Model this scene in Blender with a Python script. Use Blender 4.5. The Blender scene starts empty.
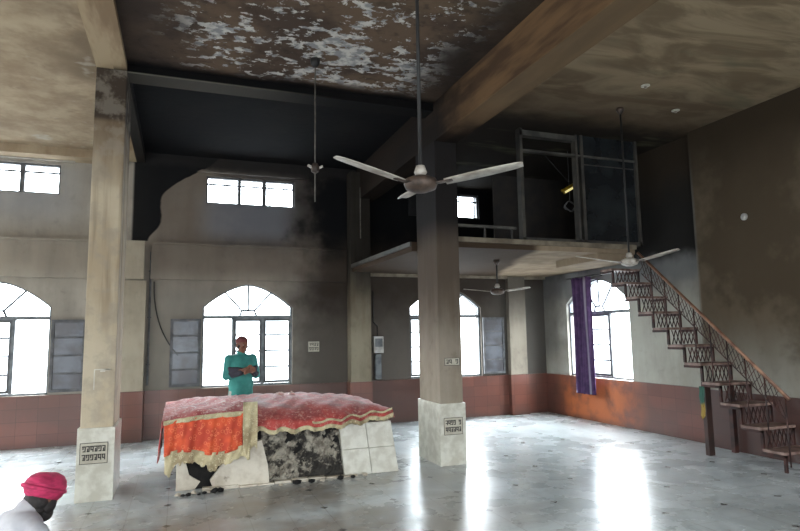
import bpy, bmesh, math, random
from mathutils import Vector, Matrix, geometry
random.seed(7)
PI = math.pi
scn = bpy.context.scene
C = scn.collection

# ------------------------------------------------------------------ camera
H = 1.7
PITCH, YAW, ROLL, FPX = 0.1159, 0.3554, -0.016, 592.6
cam_d = bpy.data.cameras.new('camera'); cam = bpy.data.objects.new('camera', cam_d); C.objects.link(cam)
fw = Vector((math.sin(YAW)*math.cos(PITCH), math.cos(YAW)*math.cos(PITCH), math.sin(PITCH)))
r0 = Vector((math.cos(YAW), -math.sin(YAW), 0)); u0 = r0.cross(fw)
# picture turned by ROLL: right axis of the picture in the world
rt = r0*math.cos(ROLL) + u0*math.sin(ROLL)
up = -r0*math.sin(ROLL) + u0*math.cos(ROLL)
M = Matrix((rt, up, -fw)).transposed().to_4x4(); M.translation = Vector((0, 0, H))
cam.matrix_world = M
cam_d.sensor_width = 36; cam_d.lens = FPX/800*36; cam_d.clip_start = .05; cam_d.clip_end = 200
scn.camera = cam

# ------------------------------------------------------------------ layout (metres)
D, R, L, F = 11.12, 7.48, -7.6, -4.0       # back wall y, right wall x, left wall x, wall behind the camera
ZD, ZT = .82, 2.06                         # dado top / window sill, transom
ZC, ZS = 4.88, 4.77                        # ceiling of the middle bay, of the side bays
WX0, WS, WW = -1.985, 3.953, 1.60          # right jamb of window 1, spacing, width
YC = 7.24                                  # front of the column row

# ------------------------------------------------------------------ mesh helpers
def obj(name, bm, mat, parent=None, smooth=False, loc=None):
    me = bpy.data.meshes.new(name)
    bmesh.ops.recalc_face_normals(bm, faces=bm.faces[:])
    bm.to_mesh(me); bm.free()
    if isinstance(mat, (list, tuple)):
        for m in mat: me.materials.append(m)
    elif mat: me.materials.append(mat)
    if smooth:
        for p in me.polygons: p.use_smooth = True
    o = bpy.data.objects.new(name, me); C.objects.link(o)
    if parent is not None:
        o.parent = parent
        if parent.type == 'EMPTY' or True:
            pass
    if loc is not None: o.location = loc
    return o
def thing(name, label, cat, loc=(0, 0, 0), rz=0, group=None):
    o = bpy.data.objects.new(name, None); C.objects.link(o); o.empty_display_size = .1
    o.location = loc; o.rotation_euler = (0, 0, rz); o['label'] = label; o['category'] = cat
    if group: o['group'] = group
    return o
def tag(o, label, cat, group=None):
    o['label'] = label; o['category'] = cat
    if group: o['group'] = group
    return o
def struct(name, bm, mat, smooth=False):
    o = obj(name, bm, mat, None, smooth); o['kind'] = 'structure'; return o
def bx(bm, x0, x1, y0, y1, z0, z1, bev=0):
    r = bmesh.ops.create_cube(bm, size=1)
    for v in r['verts']:
        v.co = Vector(((x0+x1)/2+v.co.x*(x1-x0), (y0+y1)/2+v.co.y*(y1-y0), (z0+z1)/2+v.co.z*(z1-z0)))
    if bev:
        es = list({e for v in r['verts'] for e in v.link_edges})
        bmesh.ops.bevel(bm, geom=es, offset=bev, segments=2, affect='EDGES', profile=.7)
    return r['verts']
def box(*a, **k):
    bm = bmesh.new(); bx(bm, *a, **k); return bm
def tube(bm, a, b, r1, r2=None, n=10, cap=True):
    a, b = Vector(a), Vector(b); r2 = r1 if r2 is None else r2
    d = (b-a).normalized(); q = d.to_track_quat('Z', 'Y')
    A = [bm.verts.new(a+q@Vector((math.cos(2*PI*i/n)*r1, math.sin(2*PI*i/n)*r1, 0))) for i in range(n)]
    B = [bm.verts.new(b+q@Vector((math.cos(2*PI*i/n)*r2, math.sin(2*PI*i/n)*r2, 0))) for i in range(n)]
    for i in range(n): bm.faces.new((A[i], A[(i+1) % n], B[(i+1) % n], B[i]))
    if cap: bm.faces.new(A[::-1]); bm.faces.new(B)
def path(bm, pts, r, n=8):
    for a, b in zip(pts[:-1], pts[1:]): tube(bm, a, b, r, n=n)
def bar(bm, a, b, w, t, upv=(0, 0, 1)):
    """flat bar from a to b, w along the side axis, t along upv-ish axis"""
    a, b, upv = Vector(a), Vector(b), Vector(upv)
    d = (b-a).normalized(); s = d.cross(upv).normalized(); u = s.cross(d)
    vs = []
    for p in (a, b):
        for i, j in ((-1, -1), (1, -1), (1, 1), (-1, 1)): vs.append(bm.verts.new(p+s*i*w/2+u*j*t/2))
    for f in ((0, 1, 2, 3), (7, 6, 5, 4), (0, 4, 5, 1), (1, 5, 6, 2), (2, 6, 7, 3), (3, 7, 4, 0)): bm.faces.new([vs[i] for i in f])
def lathe(bm, prof, c=(0, 0, 0), n=24):
    c = Vector(c); rings = []
    for r, z in prof:
        rings.append([bm.verts.new(c+Vector((r*math.cos(2*PI*i/n), r*math.sin(2*PI*i/n), z))) for i in range(n)] if r > 1e-5 else [bm.verts.new(c+Vector((0, 0, z)))])
    for A, B in zip(rings[:-1], rings[1:]):
        for i in range(n):
            j = (i+1) % n
            if len(A) == 1 and len(B) == 1: continue
            if len(A) == 1: bm.faces.new((A[0], B[i], B[j]))
            elif len(B) == 1: bm.faces.new((A[i], A[j], B[0]))
            else: bm.faces.new((A[i], A[j], B[j], B[i]))
def slab_with_holes(outer, holes, thick, to3d):
    """polygon with holes in 2d, extruded by thick; to3d(u, v, w)"""
    bm = bmesh.new()
    loops = [outer]+holes
    tri = geometry.tessellate_polygon([[Vector((u, v, 0)) for u, v in lp] for lp in loops])
    flat = [p for lp in loops for p in lp]
    A = [bm.verts.new(to3d(u, v, 0)) for u, v in flat]; B = [bm.verts.new(to3d(u, v, thick)) for u, v in flat]
    for t in tri:
        try: bm.faces.new([A[i] for i in t]); bm.faces.new([B[i] for i in reversed(t)])
        except ValueError: pass
    k = 0
    for lp in loops:
        n = len(lp)
        for i in range(n):
            a, b = k+i, k+(i+1) % n
            bm.faces.new((A[a], A[b], B[b], B[a]))
        k += n
    return bm
def arch(x0, x1, z0, spring, top, n=12):
    """outline: sill, jambs and a low slightly pointed arch"""
    pts = [(x0, z0), (x1, z0)]
    c = (x0+x1)/2; hw = (x1-x0)/2
    for i in range(n+1):
        t = 1-2*i/n
        pts.append((c+hw*t, spring+(top-spring)*(1-abs(t)**1.7)))
    return pts
def polar_noise(i, k=1.0):
    return (math.sin(i*12.9898*k)*43758.5453) % 1.0

# ------------------------------------------------------------------ node expression helper
def lin(c):
    c = [x/255 for x in c]
    return [x/12.92 if x <= .04045 else ((x+.055)/1.055)**2.4 for x in c]+[1]
class X:
    def __init__(s, nt, sock): s.nt, s.s = nt, sock
    def m(s, op, *o, clamp=False):
        n = s.nt.nodes.new('ShaderNodeMath'); n.operation = op; n.use_clamp = clamp
        for i, v in enumerate((s,)+o):
            if isinstance(v, X): s.nt.links.new(v.s, n.inputs[i])
            else: n.inputs[i].default_value = v
        return X(s.nt, n.outputs[0])
    def __add__(s, o): return s.m('ADD', o)
    def __radd__(s, o): return s.m('ADD', o)
    def __sub__(s, o): return s.m('SUBTRACT', o)
    def __rsub__(s, o): return (s*-1)+o
    def __mul__(s, o): return s.m('MULTIPLY', o)
    def __rmul__(s, o): return s.m('MULTIPLY', o)
    def abs(s): return s.m('ABSOLUTE')
    def max(s, o): return s.m('MAXIMUM', o)
    def min(s, o): return s.m('MINIMUM', o)
    def clip(s): return s.m('ADD', 0.0, clamp=True)
    def ss(s, a, b):
        inv = a > b
        if inv: a, b = b, a
        n = s.nt.nodes.new('ShaderNodeMapRange'); n.interpolation_type = 'SMOOTHSTEP'
        s.nt.links.new(s.s, n.inputs['Value']); n.inputs['From Min'].default_value = a; n.inputs['From Max'].default_value = b
        n.inputs['To Min'].default_value = 1. if inv else 0.; n.inputs['To Max'].default_value = 0. if inv else 1.
        return X(s.nt, n.outputs['Result'])
class Mat:
    def __init__(s, name, rough=.8, metal=0, spec=.5):
        s.mat = bpy.data.materials.new(name); s.mat.use_nodes = True; s.nt = s.mat.node_tree
        s.b = s.nt.nodes['Principled BSDF']; s.b.inputs['Roughness'].default_value = rough; s.b.inputs['Metallic'].default_value = metal
        s.b.inputs['Specular IOR Level'].default_value = spec
        s.tc = s.nt.nodes.new('ShaderNodeTexCoord')
        sp = s.nt.nodes.new('ShaderNodeSeparateXYZ'); s.nt.links.new(s.tc.outputs['Object'], sp.inputs[0])
        s.x, s.y, s.z = (X(s.nt, sp.outputs[i]) for i in range(3)); s.P = s.tc.outputs['Object']
    def scaled(s, sc):
        n = s.nt.nodes.new('ShaderNodeMapping'); s.nt.links.new(s.P, n.inputs['Vector']); n.inputs['Scale'].default_value = sc; return n.outputs[0]
    def noise(s, scale=1, detail=4, rough=.55, sc=None, dist=0):
        n = s.nt.nodes.new('ShaderNodeTexNoise'); s.nt.links.new(s.scaled(sc) if sc else s.P, n.inputs['Vector'])
        n.inputs['Scale'].default_value = scale; n.inputs['Detail'].default_value = detail; n.inputs['Roughness'].default_value = rough
        n.inputs['Distortion'].default_value = dist
        return X(s.nt, n.outputs[0])
    def voro(s, scale=1, sc=None, feature='F1'):
        n = s.nt.nodes.new('ShaderNodeTexVoronoi'); n.feature = feature
        s.nt.links.new(s.scaled(sc) if sc else s.P, n.inputs['Vector']); n.inputs['Scale'].default_value = scale
        return X(s.nt, n.outputs['Distance'])
    def mix(s, a, b, f):
        n = s.nt.nodes.new('ShaderNodeMix'); n.data_type = 'RGBA'
        for k, v in ((6, a), (7, b)):
            if isinstance(v, X): s.nt.links.new(v.s, n.inputs[k])
            else: n.inputs[k].default_value = lin(v)
        if isinstance(f, X): s.nt.links.new(f.s, n.inputs[0])
        else: n.inputs[0].default_value = f
        return X(s.nt, n.outputs[2])
    def color(s, c):
        if isinstance(c, X): s.nt.links.new(c.s, s.b.inputs['Base Color'])
        else: s.b.inputs['Base Color'].default_value = lin(c)
        return s
    def rough(s, v): s.nt.links.new(v.s, s.b.inputs['Roughness']); return s
    def bump(s, h, strength=.3, dist=.02):
        n = s.nt.nodes.new('ShaderNodeBump'); n.inputs['Strength'].default_value = strength; n.inputs['Distance'].default_value = dist
        s.nt.links.new(h.s, n.inputs['Height']); s.nt.links.new(n.outputs[0], s.b.inputs['Normal']); return s
def plain(name, c, c2=None, rough=.7, metal=0, scale=6, bump=0):
    m = Mat(name, rough, metal)
    n = m.noise(scale, 4)
    m.color(m.mix(c, c2 or [v*.75 for v in c], n.ss(.35, .65)))
    if bump: m.bump(n, bump)
    return m.mat

# ------------------------------------------------------------------ materials
SOOT = (13, 15, 18); BROWN = (46, 38, 32)
def plaster(name, base, base2, fn, rough=.85):
    """base/base2 blotches; fn(m) returns a list of (colour, mask) layers laid over"""
    m = Mat(name, rough, spec=.12)
    n1 = m.noise(.9, 5, .6); n2 = m.noise(5, 5, .6); n3 = m.noise(2.2, 4, .6, sc=(1.6, 1.6, .35))
    c = m.mix(base, base2, (n1*.6+n3*.4).ss(.36, .64))
    c = m.mix(c, [v*.82 for v in base2], n2.ss(.55, .8)*.5)
    for col, mask in fn(m, n1, n2): c = m.mix(c, col, mask)
    m.color(c); m.bump(n2, .25, .01)
    return m.mat
def back_fn(m, n1, n2):
    x, y, z = m.x, m.y, m.z
    wob = (m.noise(2.5, 3)-.5)
    lay = []
    mid = x.ss(-.9, -.3)
    lay.append(((112, 106, 98), mid*(1-z.ss(2.4, 2.8))*.6))
    lay.append(((92, 80, 70), mid*z.ss(2.3, 3.0)*.75))
    lay.append(((60, 58, 58), (x+wob*1.2).ss(.2, 1.2)*(z+wob*.5).ss(2.9, 3.9)*.75))
    lay.append(((124, 126, 134), x.ss(.1, .6)*(1-x.ss(1.6, 2.2))*z.ss(3.3, 3.7)*(1-z.ss(4.1, 4.5))*.5))
    lay.append(((66, 60, 56), (x+wob*.9).ss(1.5, 2.4)*(1-(z).ss(2.5, 3.0))*.75))
    lay.append((BROWN, (x+wob).ss(1.8, 2.8)*(z+wob).ss(1.5, 2.7)*.85))
    lay.append((SOOT, (x+wob*1.5).ss(1.8, 2.7)*(z+wob*.7).ss(2.9, 3.8)*.95))
    lay.append(((84, 82, 78), x.ss(5.9, 6.8)*(1-z.ss(2.5, 2.9))*.6))
    zz = z+wob*.18
    edge = -.36+zz.ss(4.15, 5.1)*1.0+(1-zz.ss(3.36, 3.75))*-.22
    patch = (edge-(x+wob*.12)).ss(-.015, .02)*z.ss(3.385, 3.40)*x.ss(-.85, -.8)
    lay.append((SOOT, patch*.97))
    lay.append(((40, 38, 38), (z+wob*.2).ss(4.70, 4.85)*x.ss(-.8, -.6)*.85))
    lay.append(((138, 142, 150), (1-x.ss(-2.1, -1.3))*z.ss(3.2, 4.1)*(1-z.ss(4.5, 4.7))*.45))
    lay.append(((118, 106, 90), (1-x.ss(-1.2, -.9))*(1-z.ss(3.2, 3.9))*z.ss(2.5, 3.0)*.45))
    return lay
M_back = plaster('plaster_back', (162, 154, 142), (136, 129, 120), back_fn)
def right_fn(m, n1, n2):
    x, y, z = m.x, m.y, m.z
    wob = (m.noise(2.2, 3)-.5)
    near = 1-y.ss(6.8, 6.9)
    lay = []
    lay.append(((88, 75, 58), near*z.ss(.4, 2.0)*.92))
    lay.append(((60, 50, 38), near*(n1+z*.05).ss(.56, .72)*.6))
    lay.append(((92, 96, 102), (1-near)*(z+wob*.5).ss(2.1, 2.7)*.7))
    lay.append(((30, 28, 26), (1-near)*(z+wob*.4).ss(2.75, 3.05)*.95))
    lay.append(((58, 49, 39), (z+wob*.6).ss(3.6, 4.6)*.85))
    lay.append(((66, 62, 60), (y+wob).ss(9.9, 10.9)*z.ss(.8, 1.5)*.6))
    return lay
M_right = plaster('plaster_right', (168, 166, 156), (146, 142, 132), right_fn)
def col_fn(dark, lo, hi):
    def fn(m, n1, n2):
        wob = (m.noise(2.5, 3, sc=(2, 2, .5))-.5)
        st = m.noise(3.5, 3, sc=(3, 3, .15))
        return [((104, 86, 66), st.ss(.45, .7)*m.z.ss(1.4, 2.6)*.6),
                (dark, (m.z+wob*.8).ss(lo, hi)*.9)]
    return fn
M_col_l = plaster('plaster_column_left', (190, 178, 156), (168, 152, 128), lambda m, a, b: col_fn((96, 80, 64), 3.2, 4.3)(m, a, b)+[((46, 40, 37), m.z.ss(4.14, 4.22)*.8), ((150, 142, 130), b.ss(.45, .6)*.4)])
M_col_c = plaster('plaster_column_centre', (156, 146, 132), (128, 116, 100), lambda m, a, b: col_fn((76, 66, 58), 1.0, 2.5)(m, a, b)+[((22, 22, 25), m.z.ss(2.8, 3.3)*.9)])
M_pil = plaster('plaster_pilaster', (140, 132, 114), (112, 102, 86), col_fn((24, 23, 24), 1.6, 3.2))
M_pil3 = plaster('plaster_pilaster_grey', (150, 142, 128), (118, 110, 100), lambda m, a, b: [((60, 56, 52), m.z.ss(1.6, 2.8)*.7)])
M_pil2 = plaster('plaster_pilaster_pale', (166, 156, 138), (140, 130, 114), lambda m, a, b: [])
M_leftbay = plaster('ceiling_left_bay', (172, 155, 130), (140, 121, 99), lambda m, a, b: [
    ((104, 90, 74), m.x.ss(-1.9, -.9)*a.ss(.35, .6)*.6), ((186, 180, 168), m.noise(1.7, 4).ss(.62, .72)*.5)])
def mid_ceiling():
    m = Mat('ceiling_middle_bay', .9, spec=.1)
    a = m.noise(1.1, 4); b = m.noise(7, 5, .65); fl = m.noise(7.5, 6, .68, sc=(.7, 1, 1)); g = m.noise(1.6, 3)
    c = m.mix((98, 82, 68), (72, 60, 52), a.ss(.4, .6))
    c = m.mix(c, (112, 96, 74), (1-m.y.ss(4.0, 5.4))*.7)
    c = m.mix(c, (48, 42, 38), b.ss(.5, .7)*.5)
    flake = (fl+(g-.5)*.62+(m.noise(.7, 2)-.5)*.3+m.x.ss(-.4, 1.0)*.05).ss(.575, .60)*(1-(m.y+(g-.5)*.6).ss(6.95, 7.2))*m.x.ss(-.5, .3)*(1-(m.x+(g-.5)*1.0).ss(2.6, 3.2))
    pal = m.mix((196, 193, 188), (136, 138, 140), m.noise(9, 3).ss(.4, .6))
    c = m.mix(c, pal, flake*.9)
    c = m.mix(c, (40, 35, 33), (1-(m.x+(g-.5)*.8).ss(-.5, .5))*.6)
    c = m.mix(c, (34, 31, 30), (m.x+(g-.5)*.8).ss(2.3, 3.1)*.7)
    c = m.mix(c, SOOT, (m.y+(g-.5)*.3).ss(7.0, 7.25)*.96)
    m.color(c); m.bump(fl, .3, .02); return m.mat
M_midceil = mid_ceiling()
def right_ceiling():
    m = Mat('ceiling_right_bay', .85, spec=.1)
    a = m.noise(1.5, 6, .6, sc=(.5, 1.5, 1), dist=1.0); b = m.noise(3, 4)
    c = m.mix((150, 133, 109), (116, 100, 80), a.ss(.38, .6))
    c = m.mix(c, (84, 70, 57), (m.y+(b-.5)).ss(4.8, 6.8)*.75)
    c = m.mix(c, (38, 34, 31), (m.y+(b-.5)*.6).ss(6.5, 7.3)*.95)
    c = m.mix(c, (98, 96, 78), m.noise(1.3, 3, sc=(.5, 1.5, 1)).ss(.58, .7)*.5)
    m.color(c); return m.mat
M_rceil = right_ceiling()
def beam_mat():
    m = Mat('beam_plaster', .85, spec=.1)
    a = m.noise(1.2, 4, .6, sc=(3, .5, 3)); b = m.noise(3, 3)
    c = m.mix((108, 84, 60), (74, 57, 43), a.ss(.4, .62))
    c = m.mix(c, (26, 23, 22), (m.y+(b-.5)*1.2).ss(5.6, 7.2)*.93)
    c = m.mix(c, (104, 88, 68), (1-m.z.ss(4.34, 4.36))*(1-m.y.ss(5.5, 6.8))*.7)
    m.color(c); m.bump(b, .3, .01); return m.mat
M_beam = beam_mat()
def beaml_mat():
    m = Mat('beam_plaster_left', .85, spec=.1)
    a = m.noise(1.2, 4, .6, sc=(3, .5, 3))
    c = m.mix((158, 140, 114), (126, 106, 84), a.ss(.4, .6))
    c = m.mix(c, (72, 58, 46), m.x.ss(-.665, -.655)*m.z.ss(4.84, 4.875)*.85)
    c = m.mix(c, SOOT, m.y.ss(7.1, 7.3)*m.x.ss(-.80, -.78)*.96)
    m.color(c); return m.mat
M_beam_l = beaml_mat()
M_cross = plaster('cross_beam', (17, 15, 15), (11, 11, 12), lambda m, a, b: [((104, 100, 92), (1-m.z.ss(4.785, 4.80))*(m.z.ss(4.774, 4.776))*(1-m.x.ss(.2, 2.0))*.8)])
def dado_mat():
    m = Mat('dado_tiles', .28)
    bk = m.nt.nodes.new('ShaderNodeTexBrick'); mp = m.nt.nodes.new('ShaderNodeMapping')
    cb = m.nt.nodes.new('ShaderNodeCombineXYZ'); s = m.x+m.y
    m.nt.links.new(s.s, cb.inputs[0]); m.nt.links.new(m.z.s, cb.inputs[1]); m.nt.links.new(cb.outputs[0], bk.inputs['Vector'])
    bk.offset = 0; bk.inputs['Scale'].default_value = 1; bk.inputs['Brick Width'].default_value = .3; bk.inputs['Row Height'].default_value = .205
    bk.inputs['Mortar Size'].default_value = .003
    bk.inputs['Color1'].default_value = lin((112, 68, 56)); bk.inputs['Color2'].default_value = lin((96, 58, 49)); bk.inputs['Mortar'].default_value = lin((70, 42, 34))
    n = m.noise(1.3, 4)
    c = m.mix(X(m.nt, bk.outputs['Color']), (84, 60, 52), n.ss(.42, .62)*.55)
    # orange glow of reflected light on the tiles under the side window, painted in
    c = m.mix(c, (182, 100, 54), m.y.ss(8.0, 9.0)*(1-m.y.ss(10.2, 10.8))*m.x.ss(7.3, 7.4)*m.noise(2.6, 4).ss(.32, .62)*.85)
    c = m.mix(c, (70, 44, 36), m.x.ss(1.8, 2.4)*(1-m.x.ss(4.4, 5.0))*.8)
    c = m.mix(c, (60, 48, 42), (1-m.z.ss(0, .12))*.5)
    c = m.mix(c, (62, 42, 38), (1-m.y.ss(6.8, 6.9))*m.x.ss(7.2, 7.3)*.75)  # shade of the staircase painted into the tile colour
    m.color(c); m.rough(.22+n*.25); return m.mat
M_dado = dado_mat()
def floor_mat():
    m = Mat('marble_floor', .2)
    T = .73
    fx = ((m.x-1.39)*(1/T)+.5+100).m('FRACT'); fy = ((m.y-5.3)*(1/T)+.5+100).m('FRACT')
    ax, ay = (fx-.5).abs(), (fy-.5).abs()
    dia = 1-(ax+ay).ss(.055, .065)
    joint = (1-(ax.min(ay)).ss(.004, .009)).max(1-(.5-ax).min(.5-ay).ss(.003, .007))
    v = m.noise(.9, 6, .65, dist=1.2); v2 = m.noise(3.5, 6, .7, dist=2.0)
    c = m.mix((204, 212, 214), (170, 178, 180), v.ss(.38, .62))
    c = m.mix(c, (104, 108, 106), v2.ss(.56, .7)*.5)
    c = m.mix(c, (132, 118, 98), m.noise(.45, 3).ss(.48, .66)*.5*(1-m.x.ss(2.5, 4.0)*.8))
    c = m.mix(c, (124, 110, 92), (1-m.x.ss(1.6, 3.4))*(1-(m.y+(v-.5)*2).ss(6.6, 7.6))*m.noise(.8, 4).ss(.34, .6)*.75)
    c = m.mix(c, (92, 84, 74), joint*.4)
    c = m.mix(c, (44, 44, 44), dia*.85)
    n = m.noise(2.4, 5)
    m.color(c); m.rough(.17+n*.2+m.noise(.5, 3).ss(.5, .7)*.06); m.b.inputs['Specular IOR Level'].default_value = .75
    m.bump(n, .05, .01); return m.mat
M_floor = floor_mat()
M_tilewhite = plain('white_marble_cladding', (206, 204, 192), (182, 178, 164), .35, scale=9)
M_frame = plain('window_frame_paint', (116, 120, 122), (84, 88, 92), .6, scale=8)
M_frame_dark = plain('leaf_frame_paint', (92, 92, 94), (66, 66, 68), .6, scale=8)
M_leaf = plain('dusty_shutter_glass', (98, 102, 110), (74, 72, 76), .25, scale=2.5)
def glass_mat():
    mt = bpy.data.materials.new('window_glass'); mt.use_nodes = True; nt = mt.node_tree; nt.nodes.clear()
    o = nt.nodes.new('ShaderNodeOutputMaterial'); mx = nt.nodes.new('ShaderNodeMixShader')
    t = nt.nodes.new('ShaderNodeBsdfTransparent'); g = nt.nodes.new('ShaderNodeBsdfGlossy'); g.inputs['Roughness'].default_value = .05
    t.inputs['Color'].default_value = (.93, .95, .96, 1)
    mx.inputs[0].default_value = .06; nt.links.new(t.outputs[0], mx.inputs[1]); nt.links.new(g.outputs[0], mx.inputs[2]); nt.links.new(mx.outputs[0], o.inputs[0])
    return mt
M_glass = glass_mat()
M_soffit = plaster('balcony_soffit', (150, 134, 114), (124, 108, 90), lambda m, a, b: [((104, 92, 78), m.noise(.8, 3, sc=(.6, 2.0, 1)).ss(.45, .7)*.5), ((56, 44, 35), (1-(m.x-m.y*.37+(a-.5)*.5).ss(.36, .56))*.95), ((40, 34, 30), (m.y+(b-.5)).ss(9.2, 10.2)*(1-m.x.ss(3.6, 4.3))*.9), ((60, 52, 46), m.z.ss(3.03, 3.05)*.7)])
M_post = plain('partition_post', (70, 66, 60), (48, 46, 44), .6, scale=5)
M_header = plain('partition_header', (88, 86, 80), (50, 48, 46), .6, scale=3)
M_darkpane = plain('sooty_glass', (40, 44, 46), (28, 30, 33), .22, scale=2.5)
M_fan = plain('fan_enamel', (186, 180, 170), (140, 130, 120), .45, scale=9)
M_fan_dark = plain('scorched_fan_metal', (88, 72, 62), (52, 44, 40), .5, .3, scale=14)
M_rod = plain('sooty_rod', (34, 32, 32), (24, 24, 24), .6, scale=10)
M_hook = plain('pale_hook', (96, 92, 84), (66, 62, 56), .6, scale=10)
M_stair = plain('rusty_red_steel', (76, 44, 38), (44, 30, 28), .55, .2, scale=7)
M_tread = plain('pale_stone_tread', (146, 122, 112), (96, 72, 64), .5, scale=7)
M_curtain = None
def curtain_mat():
    m = Mat('purple_striped_cloth', .8)
    s = m.y
    c = m.mix((62, 38, 78), (78, 50, 92), m.noise(8, 3).ss(.4, .6))
    w = (1-(s+.155).abs().ss(.022, .03)).max(1-(s-.235).abs().ss(.016, .024))
    c = m.mix(c, (150, 144, 158), w); m.color(c); return m.mat
M_curtain = curtain_mat()

# ------------------------------------------------------------------ room shell
struct('floor', box(L-.2, R+.6, F-.2, D+.3, -.2, 0), M_floor)
win_x = [WX0-WS+0, WX0, WX0+WS, WX0+2*WS]      # right jambs of the four windows in the back wall
SP, TOP = 2.24, 2.66
UZ0, UZ1 = 4.13, 4.64
holes = [arch(x-WW, x, ZD, SP, TOP) for x in win_x]
holes += [[(x-WW+.02, UZ0), (x+.03, UZ0), (x+.03, UZ1), (x-WW+.02, UZ1)] for x in win_x]
struct('wall_back', slab_with_holes([(L-.25, 0), (R+.25, 0), (R+.25, 5.3), (L-.25, 5.3)], holes, .25, lambda u, v, w: (u, D+w, v)), M_back)
YW1 = 10.31; side_y = [YW1-1.82, .6, -3.0]  # the two nearer windows are out of view, added for light
hr = [arch(y, y+(1.82 if i == 0 else WW), ZD-.03, SP+.02, TOP+.05) for i, y in enumerate(side_y)]
struct('wall_right', slab_with_holes([(F-.25, 0), (D, 0), (D, 5.3), (F-.25, 5.3)], hr, .25, lambda u, v, w: (R+w, u, v)), M_right)
left_y = [-2.6, 1.35, 5.3, 8.6]  # unseen windows, put in to let daylight in from the left
hl = [arch(y, y+WW, ZD, SP, TOP) for y in left_y]+[[(y, UZ0), (y+WW, UZ0), (y+WW, UZ1), (y, UZ1)] for y in left_y]
struct('wall_left', slab_with_holes([(F-.25, 0), (D, 0), (D, 5.3), (F-.25, 5.3)], hl, .25, lambda u, v, w: (L-w, u, v)), M_back if False else M_pil2)
front_x = [-5.8, -1.9, 2.0, 5.0]  # unseen openings behind the camera, put in to bring daylight
hf = [[(x, .02), (x+WW, .02), (x+WW, 2.6), (x, 2.6)] if i in (1, 2) else arch(x, x+WW, ZD, SP, TOP) for i, x in enumerate(front_x)]
hf += [[(x, UZ0), (x+WW, UZ0), (x+WW, UZ1), (x, UZ1)] for x in front_x]
struct('wall_front', slab_with_holes([(L-.25, 0), (R+.25, 0), (R+.25, 5.3), (L-.25, 5.3)], hf, .25, lambda u, v, w: (u, F-w, v)), M_pil2)
# thicker stretch of the right wall beside the stairs
YP = 6.86
struct('wall_stair_side', box(R-.10, R, F, YP, ZD, ZS), M_right)
# ceilings and beams
struct('ceiling', box(-.81, 3.38, F-.2, YC+.2, ZC, ZC+.3), M_midceil)
struct('ceiling', box(-.81, 3.38, YC+.2, D+.2, ZC+.10, ZC+.3), M_midceil)
struct('ceiling', box(L-.2, -.81, F-.2, D+.2, 4.84, 4.84+.4), M_leftbay)
struct('trim_7', box(L, -.97, D-.35, D, 4.70, 4.84), M_leftbay)
struct('ceiling', box(3.38, R+.2, F-.2, D+.2, ZS, ZS+.5), M_rceil)
struct('trim_1', box(-.97, -.65, F, D, 4.79, ZC+.12), M_beam_l)
struct('trim_2', box(3.22, 3.55, F, D, 4.34, ZC+.12), M_beam)
struct('trim_3', box(-.65, 3.22, YC+.02, YC+.32, 4.775, ZC+.12), M_cross)
# ring band on the back wall
bm = bmesh.new(); bx(bm, L, -.98, D-.07, D, 2.72, 3.33); bx(bm, -.5, 3.0, D-.07, D, 2.72, 3.33)
struct('trim_4', bm, M_back)
bm = bmesh.new(); bx(bm, L, -.98, D-.10, D, 3.33, 3.37); bx(bm, -.5, 3.0, D-.10, D, 3.33, 3.37)
struct('trim_5', bm, M_back)
# window head ledges of the upper windows
bm = bmesh.new()
for x in win_x[:3]: bx(bm, x-WW-.15, x+.25, D-.10, D, UZ1+.045, UZ1+.085)
struct('trim_6', bm, M_back)
# tiled dado
struct('baseboard_back', box(L, R, D-.02, D, 0, ZD), M_dado)
struct('baseboard_right', box(R-.02, R, YP, D-.02, 0, ZD), M_dado)
struct('baseboard_right', box(R-.12, R, F, YP, 0, ZD), M_dado)
struct('baseboard_left', box(L, L+.02, F, D-.02, 0, ZD), M_dado)
bm = bmesh.new()
for a, b in ((L+.02, front_x[1]), (front_x[1]+WW, front_x[2]), (front_x[2]+WW, R-.12)): bx(bm, a, b, F, F+.02, 0, ZD)
struct('baseboard_front', bm, M_dado)

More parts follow.
